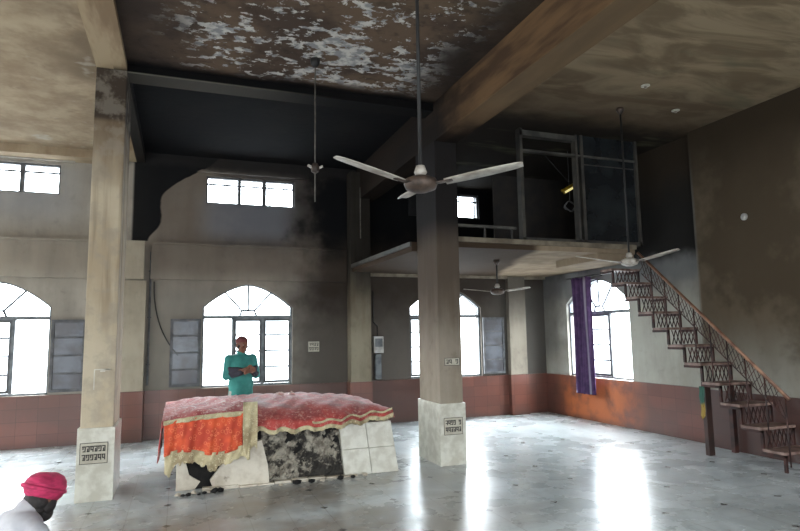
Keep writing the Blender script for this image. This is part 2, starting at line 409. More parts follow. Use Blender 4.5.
# ------------------------------------------------------------------ windows
WN = [0]
def arch_z(t, sp=SP, top=TOP): return sp+(top-sp)*(1-abs(t)**1.7)
def window(to3, open_leaf=None, leaves=(1, 2), shutter_side=None, sp=SP, top=TOP):
    """to3(u, v, w): u along the wall from 0 to WW, v height, w depth into the room (negative: into the wall)"""
    WN[0] += 1
    root = bpy.data.objects.new('window_%d' % WN[0], None); C.objects.link(root); root['kind'] = 'structure'
    root.location = to3(WW/2, ZD, 0); inv = Matrix.Translation(-root.location)
    def part(name, bm, mat, par=None):
        bmesh.ops.transform(bm, matrix=inv, verts=bm.verts[:]); return obj(name, bm, mat, par or root)
    def bb(bm, u0, u1, v0, v1, w0, w1):
        a, b = Vector(to3(u0, v0, w0)), Vector(to3(u1, v1, w1))
        bx(bm, min(a.x, b.x), max(a.x, b.x), min(a.y, b.y), max(a.y, b.y), min(a.z, b.z), max(a.z, b.z))
    bm = bmesh.new()
    t = .035
    bb(bm, 0, t, ZD, sp, -.12, -.06); bb(bm, WW-t, WW, ZD, sp, -.12, -.06); bb(bm, 0, WW, ZD, ZD+t, -.12, -.06)
    bb(bm, t, WW-t, ZT-.03, ZT+.03, -.12, -.06)
    N = 14
    for i in range(N):
        t0, t1 = -1+2*i/N, -1+2*(i+1)/N
        p0 = to3(WW/2+WW/2*t0, arch_z(t0, sp, top)-.012, -.09); p1 = to3(WW/2+WW/2*t1, arch_z(t1, sp, top)-.012, -.09)
        n = Vector(to3(0, 0, 1))-Vector(to3(0, 0, 0))
        bar(bm, p0, p1, .03, .06, n)
    part('frame', bm, M_frame)
    # fan light bars: half hexagon and rays
    bm = bmesh.new(); n = Vector(to3(0, 0, 1))-Vector(to3(0, 0, 0)); c = WW/2
    hexa = [(c-.16, ZT), (c-.11, ZT+.12), (c+.11, ZT+.12), (c+.16, ZT)]
    for a, b in zip(hexa[:-1], hexa[1:]): bar(bm, to3(a[0], a[1], -.09), to3(b[0], b[1], -.09), .034, .02, n)
    for u0, v0, u1 in ((c, ZT+.12, c), (c-.11, ZT+.12, c-.42), (c+.11, ZT+.12, c+.42)):
        bar(bm, to3(u0, v0, -.09), to3(u1, arch_z((u1-c)/c, sp, top), -.09), .034, .02, n)
    part('fanlight_bars', bm, M_frame)
    # pane of the fan light
    out = [(t, ZT+.02), (WW-t, ZT+.02)]+[(c+(c-t)*(1-2*i/12), arch_z(1-2*i/12, sp, top)-.03) for i in range(13)]
    part('fanlight_glass', slab_with_holes(out, [], .004, lambda u, v, w: to3(u, v, -.088-w)), M_glass)
    bm = bmesh.new()
    for k in (1, 2): bb(bm, WW*k/3-.02, WW*k/3+.02, ZD+t, ZT-.02, -.12, -.06)
    part('mullion', bm, M_frame)
    lw = WW/3-.03
    def leaf_geo(lo, w0, w1, u_off):
        bm = bmesh.new(); f = .045
        u0, u1 = u_off, u_off+lw; z0, z1 = ZD+.04, ZT-.03
        bb(bm, u0, u0+f, z0, z1, w0, w1); bb(bm, u1-f, u1, z0, z1, w0, w1)
        bb(bm, u0+f, u1-f, z0, z0+f, w0, w1); bb(bm, u0+f, u1-f, z1-f, z1, w0, w1)
        for k in (1, 2, 3):
            zz = z0+(z1-z0)*k/4; bb(bm, u0+f, u1-f, zz-.014, zz+.014, w0+.005, w1-.005)
        g = bmesh.new(); bb(g, u0+f, u1-f, z0+f, z1-f, (w0+w1)/2-.002, (w0+w1)/2+.002)
        return bm, g
    for k in leaves:
        b, g = leaf_geo(k, -.115, -.075, WW*k/3+.015)
        lf = part('leaf', b, M_frame_dark); part('glass', g, M_glass, lf)
    if shutter_side is not None:
        uo = -lw-.02 if shutter_side < 0 else WW+.02
        b, g = leaf_geo(0, .012, .05, uo)
        lf = part('leaf', b, M_frame_dark); part('glass', g, M_leaf, lf)
    return root
for i, x in enumerate(win_x):
    op = {0: ((1, 2), -1), 1: ((0, 1), 1), 2: ((1, 2), -1), 3: ((0, 1), 1)}[i]
    window(lambda u, v, w, x=x: Vector((x-WW+u, D-w, v)), leaves=op[0], shutter_side=op[1])
WW = 1.82
window(lambda u, v, w: Vector((R-w, YW1-1.82+u, v)), leaves=(1,), shutter_side=None, sp=SP+.02, top=TOP+.05)
WW = 1.60
def upper_window(to3):
    WN[0] += 1
    root = bpy.data.objects.new('window_%d' % WN[0], None); C.objects.link(root); root['kind'] = 'structure'
    root.location = to3(WW/2, UZ0, 0); inv = Matrix.Translation(-root.location)
    def bb(bm, u0, u1, v0, v1, w0, w1):
        a, b = Vector(to3(u0, v0, w0)), Vector(to3(u1, v1, w1))
        bx(bm, min(a.x, b.x), max(a.x, b.x), min(a.y, b.y), max(a.y, b.y), min(a.z, b.z), max(a.z, b.z))
    bm = bmesh.new(); W = WW+.01; u = .02
    bb(bm, u, W+.02, UZ0, UZ0+.03, -.14, -.05); bb(bm, u, W+.02, UZ1-.03, UZ1, -.14, -.05)
    for a, b in ((u, u+.03), (.58, .64), (1.03, 1.10), (W-.01, W+.02)): bb(bm, a, b, UZ0+.03, UZ1-.03, -.14, -.05)
    bb(bm, u, W, 4.49, 4.52, -.11, -.08)
    bmesh.ops.transform(bm, matrix=inv, verts=bm.verts[:]); obj('frame', bm, M_frame_dark, root)
    bm = bmesh.new(); bb(bm, u+.03, W-.01, UZ0+.03, UZ1-.03, -.097, -.093)
    bmesh.ops.transform(bm, matrix=inv, verts=bm.verts[:]); obj('glass', bm, M_glass, root)
M_board = plain('sooty_board', (20, 20, 22), (13, 13, 15), .8)
for x in win_x: upper_window(lambda u, v, w, x=x: Vector((x-WW+u, D-w, v)))

o = obj('boarding', box(-.56, .56, -.015, .015, -.27, .27), M_board, loc=(win_x[3]-WW+.56, D-.02, (UZ0+UZ1)/2)); tag(o, 'black board covering most of the small high window over the balcony', 'board')
# ------------------------------------------------------------------ columns
def sign_bm(w, h, rows, cols, seed):
    """framed notice with rows of headline script characters, in the xz plane, facing -y"""
    rnd = random.Random(seed); bg = bmesh.new(); bt = bmesh.new()
    bx(bg, -w/2, w/2, 0, .006, -h/2, h/2)
    e = .006
    for a in ((-w/2, w/2, -h/2, -h/2+e), (-w/2, w/2, h/2-e, h/2), (-w/2, -w/2+e, -h/2, h/2), (w/2-e, w/2, -h/2, h/2)):
        bx(bt, a[0], a[1], -.002, 0, a[2], a[3])
    rh = h*.8/rows; cw = w*.84/cols
    for r in range(rows):
        z1 = h*.4-rh*r-rh*.12; zh = rh*.7
        for c in range(cols):
            x0 = -w*.42+c*cw; cwi = cw*.92
            if rnd.random() < .12 and 0 < c < cols-1: continue
            s = rh*.13
            bx(bt, x0, x0+cwi, -.002, 0, z1-s, z1)                               # headline
            bx(bt, x0+cwi*.7, x0+cwi*.7+s, -.002, 0, z1-zh, z1)                  # stem
            k = rnd.randrange(4)
            if k in (0, 2): bx(bt, x0+cwi*.12, x0+cwi*.7, -.002, 0, z1-zh*.55-s, z1-zh*.55)
            if k in (0, 1): bx(bt, x0+cwi*.12, x0+cwi*.12+s, -.002, 0, z1-zh*.6, z1-s)
            if k in (1, 3): bx(bt, x0+cwi*.2, x0+cwi*.7, -.002, 0, z1-zh, z1-zh+s)
            if k == 3: bx(bt, x0+cwi*.3, x0+cwi*.3+s, -.002, 0, z1-zh, z1-zh*.4)
    return bg, bt
M_ink = plain('black_ink', (44, 42, 42), (60, 56, 54), .7)
M_signbg = plain('sign_paper', (190, 184, 168), (172, 166, 150), .7)
def column(name, label, x0, x1, y1, z1, mat, skirt, sx, rows_cols, seed):
    t = thing(name, label, 'column', ((x0+x1)/2, (YC+y1)/2, 0))
    cx, cy = t.location.x, t.location.y
    sh = obj('shaft', box(x0-cx, x1-cx, YC-cy, y1-cy, 0, z1, bev=.012), mat, t)
    sk = box(x0-cx-.022, x1-cx+.022, YC-cy-.022, y1-cy+.022, 0, skirt, bev=.004)
    s = obj('marble_skirt', sk, M_tilewhite, t)
    bg, bt = sign_bm(.27, .22, 2, 6, seed)
    g = obj('sign_panel', bg, M_signbg, t); g.location = (sx-cx, YC-cy-.030, .50)
    x = obj('lettering', bt, M_ink, g)
    return t
lc = column('column', 'pale plastered square column with marble skirt, beside the window on the left bay', -.97, -.65, 7.95, 4.79, M_col_l, .76, -.825, (2, 6), 3)
cc = column('column', 'sooty square column blackened at the top, standing at the balcony corner', 3.22, 3.55, 7.95, 4.36, M_col_c, .79, 3.385, (2, 6), 5)
# second small notices higher on the columns
bg, bt = sign_bm(.22, .10, 1, 4, 8)
g = obj('notice', bg, M_signbg, cc); g.location = (3.40-cc.location.x, YC-cc.location.y-.010, 1.33); obj('lettering', bt, M_ink, g)
bm = bmesh.new()
for a in ((-.08, .08, .05, .06), (-.08, -.07, -.16, .05), (-.02, .03, .03, .045), (.03, .08, .045, .06)): bx(bm, a[0], a[1], -.002, .0, a[2], a[3])
g = obj('chalk_mark', bm, M_tilewhite, lc); g.location = (-.78-lc.location.x, YC-lc.location.y, 1.32)
# pilasters
def pil(label, x0, x1, y0, z1, mat, head=None, headmat=None):
    t = thing('pilaster', label, 'pilaster', ((x0+x1)/2, D, 0)); cx = (x0+x1)/2
    obj('shaft', box(x0-cx, x1-cx, y0-D, -.025, 0, z1), mat, t)
    if head: obj('head_block', box(head[0]-cx, head[1]-cx, y0-.03-D, -.12, z1+.02, head[2]), headmat, t)
    bm = box(x0-cx-.012, x1-cx+.012, y0-D-.012, -.025, 0, ZD+.01); obj('tiled_base', bm, M_dado, t)
pil('pale pilaster with a separate head block, on the back wall beside the first column', -.95, -.56, 10.93, 2.68, M_pil2, (-.95, -.60, 3.36), M_pil2)
pil('pale grimy pilaster on the back wall between the open shutter and the room corner', 6.52, 6.92, 10.98, 2.88, M_pil3)
pil('tall grimy pilaster on the back wall carrying the rear end of the balcony', 3.02, 3.42, 10.85, 4.86, M_pil)

# ------------------------------------------------------------------ balcony
def loc_obj(name, bm, mat, par, o):
    bmesh.ops.transform(bm, matrix=Matrix.Translation(-Vector(o)), verts=bm.verts[:])
    return obj(name, bm, mat, par)
bal = thing('balcony', 'concrete balcony slab across the corner, resting on the sooty column', 'balcony', (5, 9, 2.9)); BO = (5, 9, 2.9)
poly = [(3.14, 7.955), (3.555, 7.955), (3.555, 7.40), (6.72, 7.42), (6.72, 8.57), (R-.005, 8.57), (R-.005, D-.005), (3.05, D-.005)]
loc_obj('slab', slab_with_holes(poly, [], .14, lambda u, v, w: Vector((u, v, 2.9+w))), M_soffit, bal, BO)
M_rim = plain('balcony_rim', (124, 114, 98), (94, 84, 70), .7, scale=5)
bm = bmesh.new(); bar(bm, (3.555, 7.385, 3.01), (6.73, 7.405, 3.01), .04, .07); loc_obj('edge_rim', bm, M_rim, bal, BO)
bm = bmesh.new(); bar(bm, (3.135, 7.97, 3.01), (3.04, D-.02, 3.01), .04, .07)
loc_obj('side_rim', bm, M_post, bal, BO)
bm = bmesh.new(); bx(bm, 3.45, R-.02, D-.12, D-.075, 2.84, 2.90)
loc_obj('rear_moulding', bm, M_rim, bal, BO)
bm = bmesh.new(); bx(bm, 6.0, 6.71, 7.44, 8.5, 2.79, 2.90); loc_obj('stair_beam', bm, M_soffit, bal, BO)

# glazed partition on the balcony
PYa, PYb = 7.46, 7.57
ptn = thing('partition_screen', 'dark framed glazed partition standing on the balcony', 'partition', (5.65, 7.515, 3.04)); PO = (5.65, 7.515, 3.04)
for px, w in ((4.74, .05), (5.84, .05), (5.74, .035), (6.90, .05)):
    loc_obj('post', box(px-w/2, px+w/2, PYa, PYb, 3.04, ZS), M_post, ptn, PO)
loc_obj('top_rail', box(4.72, 5.72, PYa, PYb, 4.66, 4.745), M_header, ptn, PO)
loc_obj('mid_rail', box(4.72, 6.92, PYa+.01, PYb-.01, 4.42, 4.45), M_header, ptn, PO)
loc_obj('bottom_rail', box(4.72, 6.92, PYa, PYb, 3.04, 3.10), M_post, ptn, PO)
loc_obj('fascia_panel', box(5.76, 6.88, PYa+.03, PYb-.03, 4.45, ZS), M_darkpane, ptn, PO)
loc_obj('glazed_panel', box(5.865, 6.875, PYa+.04, PYb-.05, 3.10, 4.42), M_darkpane, ptn, PO)
loc_obj('bead', box(5.88, 6.86, PYa+.03, PYa+.04, 4.30, 4.315), M_post, ptn, PO)
# dark rear wall of the room behind the partition
M_dark = plain('charred_board', (44, 38, 34), (30, 28, 28), .8, scale=4)
t = tag(obj('charred_board', box(-.95, .95, -.02, .02, 0, 1.40), M_dark), 'charred upright boarding seen through the open frame of the partition', 'board'); t.location = (6.0, 8.9, 3.04)
# low rail of the open part
lr = thing('low_rail', 'low pale rail between the sooty column and the partition', 'rail', (4.1, 7.5, 3.04))
obj('top_bar', box(-.52, .52, -.02, .02, .17, .21), M_header, lr)
for px in (-.45, 0, .45): obj('baluster', box(px-.012, px+.012, -.012, .012, 0, .17), M_post, lr)
# glowing yellow strip added for a reflection, and coil, seen through the partition
m = Mat('reflection_glow', .4); m.color((230, 220, 150)); m.b.inputs['Emission Color'].default_value = (1, .85, .35, 1); m.b.inputs['Emission Strength'].default_value = .35
M_tube = m.mat
M_yellow = plain('yellow_lacquer', (150, 122, 20), (110, 86, 16), .5)
lt = thing('reflection_strip', 'tilted yellow glowing strip added for a reflection seen through the partition', 'reflection', (5.99, 8.0, 4.06))
lt.rotation_euler = (0, -.5, 0)
obj('housing', box(-.17, .17, -.02, .03, .0, .045, bev=.006), M_yellow, lt)
bm = bmesh.new(); tube(bm, (-.15, -.02, -.02), (.15, -.02, -.02), .018, n=12); obj('tube', bm, M_tube, lt, True)
for s in (-1, 1): obj('holder', box(s*.15-.01, s*.15+.01, -.025, .01, -.04, .0), M_yellow, lt)
bm = bmesh.new(); tube(bm, (.05, .01, .04), (-.17, .01, .70), .006); obj('hanger', bm, M_rod, lt)
bm = bmesh.new(); pts = []
for i in range(70):
    a = i*.42; rr = .10+.012*math.sin(i*1.7); pts.append(Vector((rr*math.cos(a), .02*math.sin(i*.9), rr*.8*math.sin(a))))
path(bm, pts, .008, 6); tube(bm, (0, 0, .08), (0, 0, .96), .004)
M_cable = plain('pale_cable', (118, 120, 122), (84, 84, 86), .6)
tag(obj('cable_coil', bm, M_cable, loc=(6.12, 8.2, 3.80)), 'pale coil of cable hanging under the yellow strip behind the partition', 'cable')

# ------------------------------------------------------------------ ceiling fans
def fan(label, hub, top, r, ang, scorch=True, rise=.045):
    t = thing('ceiling_fan', label, 'ceiling fan', hub, group='ceiling fans')
    h = top-hub[2]
    bm = bmesh.new(); tube(bm, (0, 0, .06), (0, 0, h-.02), .013, n=10); obj('rod', bm, M_rod, t, True)
    bm = bmesh.new(); lathe(bm, [(0, h), (.05, h), (.055, h-.03), (.02, h-.09), (0, h-.09)], n=20); obj('ceiling_cup', bm, M_fan_dark, t, True)
    bm = bmesh.new(); lathe(bm, [(0, .13), (.028, .125), (.045, .08), (.03, .055), (0, .055)], n=20); obj('lower_cup', bm, M_fan, t, True)
    bm = bmesh.new(); lathe(bm, [(0, .055), (.06, .05), (.105, .03), (.115, 0), (.10, -.035), (.05, -.055), (0, -.06)], n=28); obj('motor', bm, M_fan_dark if scorch else M_fan, t, True)
    for k in range(3):
        a = math.radians(ang+120*k)
        bm = bmesh.new(); W = []
        N = 12
        for i in range(N+1):
            s = .17+(r-.17)*i/N; u = i/N
            w = .044+.010*math.sin(PI*min(1, u*1.1)) - (.012 if i == N else 0)
            z = rise*u; tilt = -.14
            W.append([(s, -w, z-w*tilt), (s, w*.0, z+.006), (s, w, z+w*tilt)])
        top_v = [[bm.verts.new(Vector(p)+Vector((0, 0, .003))) for p in q] for q in W]; bot_v = [[bm.verts.new(Vector(p)-Vector((0, 0, .003))) for p in q] for q in W]
        for i in range(N):
            for j in range(2):
                bm.faces.new((top_v[i][j], top_v[i+1][j], top_v[i+1][j+1], top_v[i][j+1])); bm.faces.new((bot_v[i][j+1], bot_v[i+1][j+1], bot_v[i+1][j], bot_v[i][j]))
            for j, q in ((0, 1), (2, -1)): bm.faces.new((top_v[i][j], bot_v[i][j], bot_v[i+1][j], top_v[i+1][j]))
        for i in (0, N):
            for j in range(2): bm.faces.new((top_v[i][j], top_v[i][j+1], bot_v[i][j+1], bot_v[i][j]))
        b = obj('blade', bm, M_fan, t, True); b.rotation_euler = (0, 0, a)
        bm = bmesh.new(); bar(bm, (.08, 0, -.005), (.22, 0, .006), .045, .008); obj('blade_arm', bm, M_fan_dark, b)
    return t
fan('large nearest ceiling fan with scorched motor, its rod running up out of view', (1.49, 3.59, 2.70), ZC, .68, -160, True, .06)
fan('ceiling fan in front of the balcony edge above the stairs', (5.65, 6.35, 2.62), ZS, .72, 162, False, .08)
fan('small ceiling fan hanging under the balcony soffit', (4.9, 8.6, 2.38), 2.9, .60, -62, True, .03)
# rod left without a fan
t = thing('bare_fan_rod', 'thin rod without a fan hanging from the flaking ceiling', 'rod', (1.39, 6.46, 3.2))
bm = bmesh.new(); tube(bm, (0, 0, 0), (0, 0, ZC-3.2-.02), .008, n=8); obj('rod', bm, M_hook, t, True)
bm = bmesh.new(); lathe(bm, [(0, ZC-3.2), (.06, ZC-3.2), (.05, ZC-3.26), (.02, ZC-3.30), (0, ZC-3.30)], n=16); obj('ceiling_cup', bm, M_rod, t, True)
bm = bmesh.new(); lathe(bm, [(0, .45), (.03, .44), (.05, .40), (.045, .35), (.02, .33), (0, .33)], n=16); obj('motor_stub', bm, M_fan_dark, t, True)
bm = bmesh.new()
for s in (-1, 1): bar(bm, (s*.02, 0, .38), (s*.085, -.02, .41), .03, .02)
obj('blade_stub', bm, M_fan, t)
for i, (x, y, lab) in enumerate(((5.52, 5.68, 'pale round lamp plate on the stained ceiling, the one nearer the beam'), (6.55, 6.22, 'small pale lamp plate on the stained ceiling near the stair wall'))):
    t = thing('lamp_plate', lab, 'lamp fitting', (x-.09, y-.05, ZS), group='lamp plates on the stained ceiling')
    bm = bmesh.new(); lathe(bm, [(0, 0), (.055, 0), (.055, -.008), (.035, -.014), (0, -.014)], n=20); obj('plate', bm, M_tilewhite, t, True)
    bm = bmesh.new(); lathe(bm, [(0, -.012), (.018, -.012), (.018, -.035), (0, -.035)], n=14); obj('holder', bm, M_fan, t, True)

# ------------------------------------------------------------------ stairs
SX0, SX1 = 6.75, 7.33
st = thing('staircase', 'rusty red open staircase rising along the wall to the balcony', 'staircase', (7.05, 5.2, 0)); SO = (7.05, 5.2, 0)
def sp(bm): bmesh.ops.transform(bm, matrix=Matrix.Translation(-Vector(SO)), verts=bm.verts[:]); return bm
steps = [(5.06+.28*k, .24+.25*(k)) for k in range(12)]
steps = [(5.34+.28*k, .24+.25*k) for k in range(-0, 12)]
for (y, z) in steps:
    if z > 3.1: break
    obj('tread', sp(box(SX0-.02, SX1+.0, y-.15, y+.14, z-.035, z, bev=.006)), M_tread, st)
for x in (SX0+.02, SX1-.03):
    bm = bmesh.new(); k0 = -1
    y0, z0 = 5.34, .24
    # saw tooth plate stringer
    for (y, z) in steps[:11]:
        bx(bm, x-.014, x+.014, y-.14, y-.105, max(.0, z-.25), z-.035); bx(bm, x-.014, x+.014, y-.14, y+.175, z-.07, z-.035)
    obj('stringer', sp(bm), M_stair, st)
for k, (y, z) in enumerate(steps[:11]):
    bm = bmesh.new(); bx(bm, SX0+.035, SX1-.045, y+.125, y+.135, z+.0, z+.214) if k < 10 else bx(bm, SX0+.035, SX1-.045, y+.125, y+.135, z-.1, z-.036)
    # open grille riser
    bm.free(); bm = bmesh.new()
    n = 6
    for i in range(n):
        xa = SX0+.06+(SX1-SX0-.14)*i/n; xb = SX0+.06+(SX1-SX0-.14)*(i+1)/n
        bar(bm, (xa, y+.13, z+.004), (xb, y+.13, z+.21), .012, .008, (0, 1, 0)); bar(bm, (xb, y+.13, z+.004), (xa, y+.13, z+.21), .012, .008, (0, 1, 0))
    if k < 10: obj('riser_grille', sp(bm), M_stair, st)
    else: bm.free()
def rail_pt(s, off, x): return Vector((x, 5.34+s, .24+s*.893+off))
for x, nm in ((SX0, 'inner'), ):
    bm = bmesh.new(); path(bm, [rail_pt(-.25, .85, x), rail_pt(2.05, .85, x)], .022, 10)
    obj('handrail', sp(bm), plain('handrail_steel', (156, 116, 92), (110, 76, 60), .4, .2), st, True)
    for k in range(10):
        s = -.2+k*.25
        if s > 2.0: break
        bm = bmesh.new(); tube(bm, rail_pt(s, .02, x), rail_pt(s, .85, x), .009, n=8); obj('baluster', sp(bm), M_stair, st, True)
    bm = bmesh.new()
    for k in range(32):
        s = -.2+k*.07
        if s+.14 > 2.05: break
        bar(bm, rail_pt(s, .84, x), rail_pt(s+.14, .56, x), .006, .006, (1, 0, 0)); bar(bm, rail_pt(s, .56, x), rail_pt(s+.14, .84, x), .006, .006, (1, 0, 0))
    bar(bm, rail_pt(-.2, .56, x), rail_pt(2.0, .56, x), .01, .01, (1, 0, 0))
    obj('lattice', sp(bm), M_stair, st)
obj('stair_post', sp(box(6.77, 6.87, 6.31, 6.37, 0, .985)), plain('corner_shade_post', (62, 40, 34), (44, 32, 28), .6), st)  # wide dark upright standing in for the shade at the wall corner
obj('stair_post', sp(box(7.24, 7.31, 6.31, 6.37, 0, .985)), M_stair, st)
# rag on the post
def rag_mat():
    m = Mat('green_yellow_cloth', .9)
    c = m.mix((56, 92, 80), (150, 124, 60), (1-(m.z+(m.noise(9, 2)-.5)*.12).ss(-.26, -.2))); m.color(c); return m.mat
bm = bmesh.new(); prof = []
for j in range(13):
    z = -j*.034; w = .030+.016*math.sin(j*.5+.4)+.004*math.sin(j*2.1)
    prof.append([bm.verts.new(Vector((math.cos(a)*w*(.8+.25*math.sin(3*a+j*.3))+.008*math.sin(j*.9), math.sin(a)*.026*(1+.3*math.sin(4*a)), z*(1+.06*math.sin(2*a))))) for a in [2*PI*i/20 for i in range(20)]])
for A, B in zip(prof[:-1], prof[1:]):
    for i in range(20): bm.faces.new((A[i], A[(i+1) % 20], B[(i+1) % 20], B[i]))
bm.faces.new(prof[0]); bm.faces.new(prof[-1][::-1])
tag(obj('hanging_cloth', bm, rag_mat(), smooth=True, loc=(6.70, 6.30, .93)), 'green and yellow cloth hanging from the post under the stairs', 'cloth')

# ------------------------------------------------------------------ curtain at the side window
cu = thing('curtain', 'purple cloth with white stripes hanging before the side window', 'curtain', (7.28, 9.56, .52))
bm = bmesh.new(); rows = []
NU, NV = 60, 24
for j in range(NV+1):
    v = j/NV; z = 2.22*v+.02*math.sin(j*.8); row = []
    for i in range(NU+1):
        u = i/NU; y = (u-.5)*(.57-.05*math.sin(PI*v))
        row.append(bm.verts.new(Vector((.03*math.sin(u*34+v*1.2)+.02*math.sin(u*11+v*3), y, z))))
    rows.append(row)
for a, b in zip(rows[:-1], rows[1:]):
    for i in range(NU): bm.faces.new((a[i], a[i+1], b[i+1], b[i]))
o = obj('drape', bm, M_curtain, cu, True); md = o.modifiers.new('s', 'SOLIDIFY'); md.thickness = .004
bm = bmesh.new(); tube(bm, (0, -.42, 2.23), (0, .42, 2.23), .014); obj('rod', bm, M_rod, cu, True)
for s in (-1, 1):
    bm = bmesh.new(); tube(bm, (0, s*.4, 2.23), (.2, s*.4, 2.23), .008); obj('bracket', bm, M_rod, cu)

# ------------------------------------------------------------------ wall fittings
M_plastic = plain('dirty_white_plastic', (190, 188, 184), (150, 146, 140), .5)
me_ = thing('meter_box', 'dirty white meter box on the back wall between pilaster and sooty column', 'electric meter', (3.62, D, 1.45))
obj('box', box(-.10, .10, -.12, -.0, -.10, .22, bev=.01), M_plastic, me_)
obj('cover', box(-.075, .075, -.13, -.12, .02, .18, bev=.004), M_frame, me_)
bm = bmesh.new(); bx(bm, -.06, .06, -.09, 0, -.60, -.12, bev=.008); obj('duct', bm, M_frame, me_)
bm = bmesh.new(); path(bm, [(0, -.03, .22), (0, -.03, .42), (-.08, -.03, .5), (-.08, -.03, 1.1)], .01); obj('conduit', bm, M_rod, me_, True)
bg, bt = sign_bm(.22, .20, 2, 4, 12)
pn = thing('paper_notice', 'small framed paper notice on the wall right of the middle window', 'notice', (2.37, D-.008, 1.50))
obj('paper', bg, M_signbg, pn); obj('lettering', bt, M_ink, pn)
bm = bmesh.new(); path(bm, [(0, -.02, 2.35), (0, -.02, .06)], .018)
for z in (.4, 1.2, 2.0): bx(bm, -.03, .03, -.03, 0, z, z+.02)
tag(obj('conduit_pipe', bm, M_frame_dark, loc=(-.50, D-.02, .85)), 'dark conduit pipe running down the wall beside the pale pilaster', 'pipe')
bm = bmesh.new(); pts = [Vector((.02+.42*(i/14)**2.2, -.02, -1.4*(i/14)+.12*(i/14)**3)) for i in range(15)]; path(bm, pts, .010)
tag(obj('sagging_cable', bm, M_rod, loc=(-.46, D-.01, 2.68)), 'dark cable curving down the wall from the ledge to the shutter of the middle window', 'cable')
bm = bmesh.new(); path(bm, [(0, 0, 0), (0, 0, 1.0)], .012); 
tag(obj('conduit_pipe', bm, M_hook, loc=(3.22, 10.83, 3.55)), 'pale short pipe on the tall grimy pilaster', 'pipe')
sk = thing('wall_socket', 'small pale round fitting high on the stained stair wall', 'socket', (R-.10, 5.98, 3.26))
bm = bmesh.new(); lathe(bm, [(0, 0), (.05, 0), (.05, .02), (.03, .03), (0, .03)], n=18); o = obj('plate', bm, M_plastic, sk, True); o.rotation_euler = (0, -PI/2, 0)
bm = bmesh.new(); lathe(bm, [(0, .03), (.012, .03), (.012, .045), (0, .045)], n=12); o = obj('button', bm, M_plastic, sk, True); o.rotation_euler = (0, -PI/2, 0)

# ------------------------------------------------------------------ tomb platform
PX0, PX1, PY0, PY1 = .02, 2.62, 7.22, 9.05
pf = thing('tomb_platform', 'burnt white stone tomb platform in the middle of the hall', 'platform', (1.3, 8.1, 0)); FO = (1.3, 8.1, 0)
def pp(bm): bmesh.ops.transform(bm, matrix=Matrix.Translation(-Vector(FO)), verts=bm.verts[:]); return bm
def tblock(x0, x1, z0, z1, y0=PY0, depth=.25, tx0=0, tx1=0, nx=1, nz=1, gap=.003):
    """row of stone tiles; the top is pulled in by tx0/tx1"""
    bm = bmesh.new()
    for i in range(nx):
        for j in range(nz):
            a, b = x0+(x1-x0)*i/nx, x0+(x1-x0)*(i+1)/nx; c, d = z0+(z1-z0)*j/nz, z0+(z1-z0)*(j+1)/nz
            vs = bx(bm, a+gap, b-gap, y0, y0+depth, c+gap, d-gap)
            for v in vs:
                k = v.co.z/.75
                f = (v.co.x-PX0)/(PX1-PX0)
                v.co.x += (-.10*k*f+.0*k); v.co.y += .05*k
    return bm
def charred_mat():
    m = Mat('charred_rubble', .9)
    n = m.noise(3.2, 6, .7); n2 = m.noise(9, 5, .65)
    c = m.mix((160, 154, 140), (112, 105, 94), n2.ss(.4, .6))
    c = m.mix(c, (34, 31, 29), (n*.75+n2*.35+m.x.ss(.35, .6)*.10+(1-m.x.ss(-.3, .0))*.04+(1-m.z.ss(.05, .15))*.06).ss(.55, .63)*.93); m.color(c); m.bump(n2, .8, .03); return m.mat
M_char = charred_mat()
M_black = plain('burnt_hollow', (26, 23, 21), (14, 13, 13), .95, scale=12, bump=.6)
def scorched_white():
    m = Mat('scorched_marble', .5)
    n = m.noise(3, 5, .65); n2 = m.noise(11, 4)
    c = m.mix((204, 196, 180), (172, 160, 142), n.ss(.4, .65)); c = m.mix(c, (60, 52, 46), (n*.5+n2*.5).ss(.6, .68)*.7); m.color(c); return m.mat
M_scorch = scorched_white()
# core
bm = bmesh.new(); vs = bx(bm, PX0+.06, PX1-.04, PY0+.12, PY1, 0, .74)
for v in vs:
    k = v.co.z/.75; v.co.x += (-.08*k if v.co.x > 1 else .0)
obj('core', pp(bm), M_black, pf)
obj('stone_facing', pp(tblock(1.92, 2.62, 0, .62, nx=2, nz=2)), M_tilewhite, pf)
o = pp(tblock(PX1-.23, PX1, 0, .62, y0=PY0+.25, depth=PY1-PY0-.25, nx=1, nz=2)); obj('side_facing', o, M_tilewhite, pf)
obj('rear_facing', pp(box(PX0+.1, PX1-.1, PY1, PY1+.04, 0, .66)), M_tilewhite, pf)
# burnt rubble in the middle: displaced surface
def rubble(x0, x1, z0, z1, amp, seed, y0=PY0):
    bm = bmesh.new(); rnd = random.Random(seed); NX, NZ = 44, 24; g = []
    for j in range(NZ+1):
        row = []
        for i in range(NX+1):
            u, v = i/NX, j/NZ
            x = x0+(x1-x0)*u; z = z0+(z1-z0)*v
            h = (math.sin(x*13+z*7)+math.sin(x*29-z*23+1.3)*.6+math.sin(x*51+z*47)*.35)*.25+rnd.random()*.35
            edge = min(1, 8*min(u, 1-u)+.2)
            row.append(bm.verts.new(Vector((x, y0+.05+z*.07+amp*h*edge, z))))
        g.append(row)
    for a, b in zip(g[:-1], g[1:]):
        for i in range(NX): bm.faces.new((a[i], a[i+1], b[i+1], b[i]))
    # close behind
    bk = [bm.verts.new(Vector((x, y0+.2, z))) for x, z in ((x0, z0), (x1, z0), (x1, z1), (x0, z1))]
    bm.faces.new(bk)
    return bm
obj('charred_facing', pp(rubble(.93, 1.95, .0, .62, .09, 2)), M_char, pf, False)
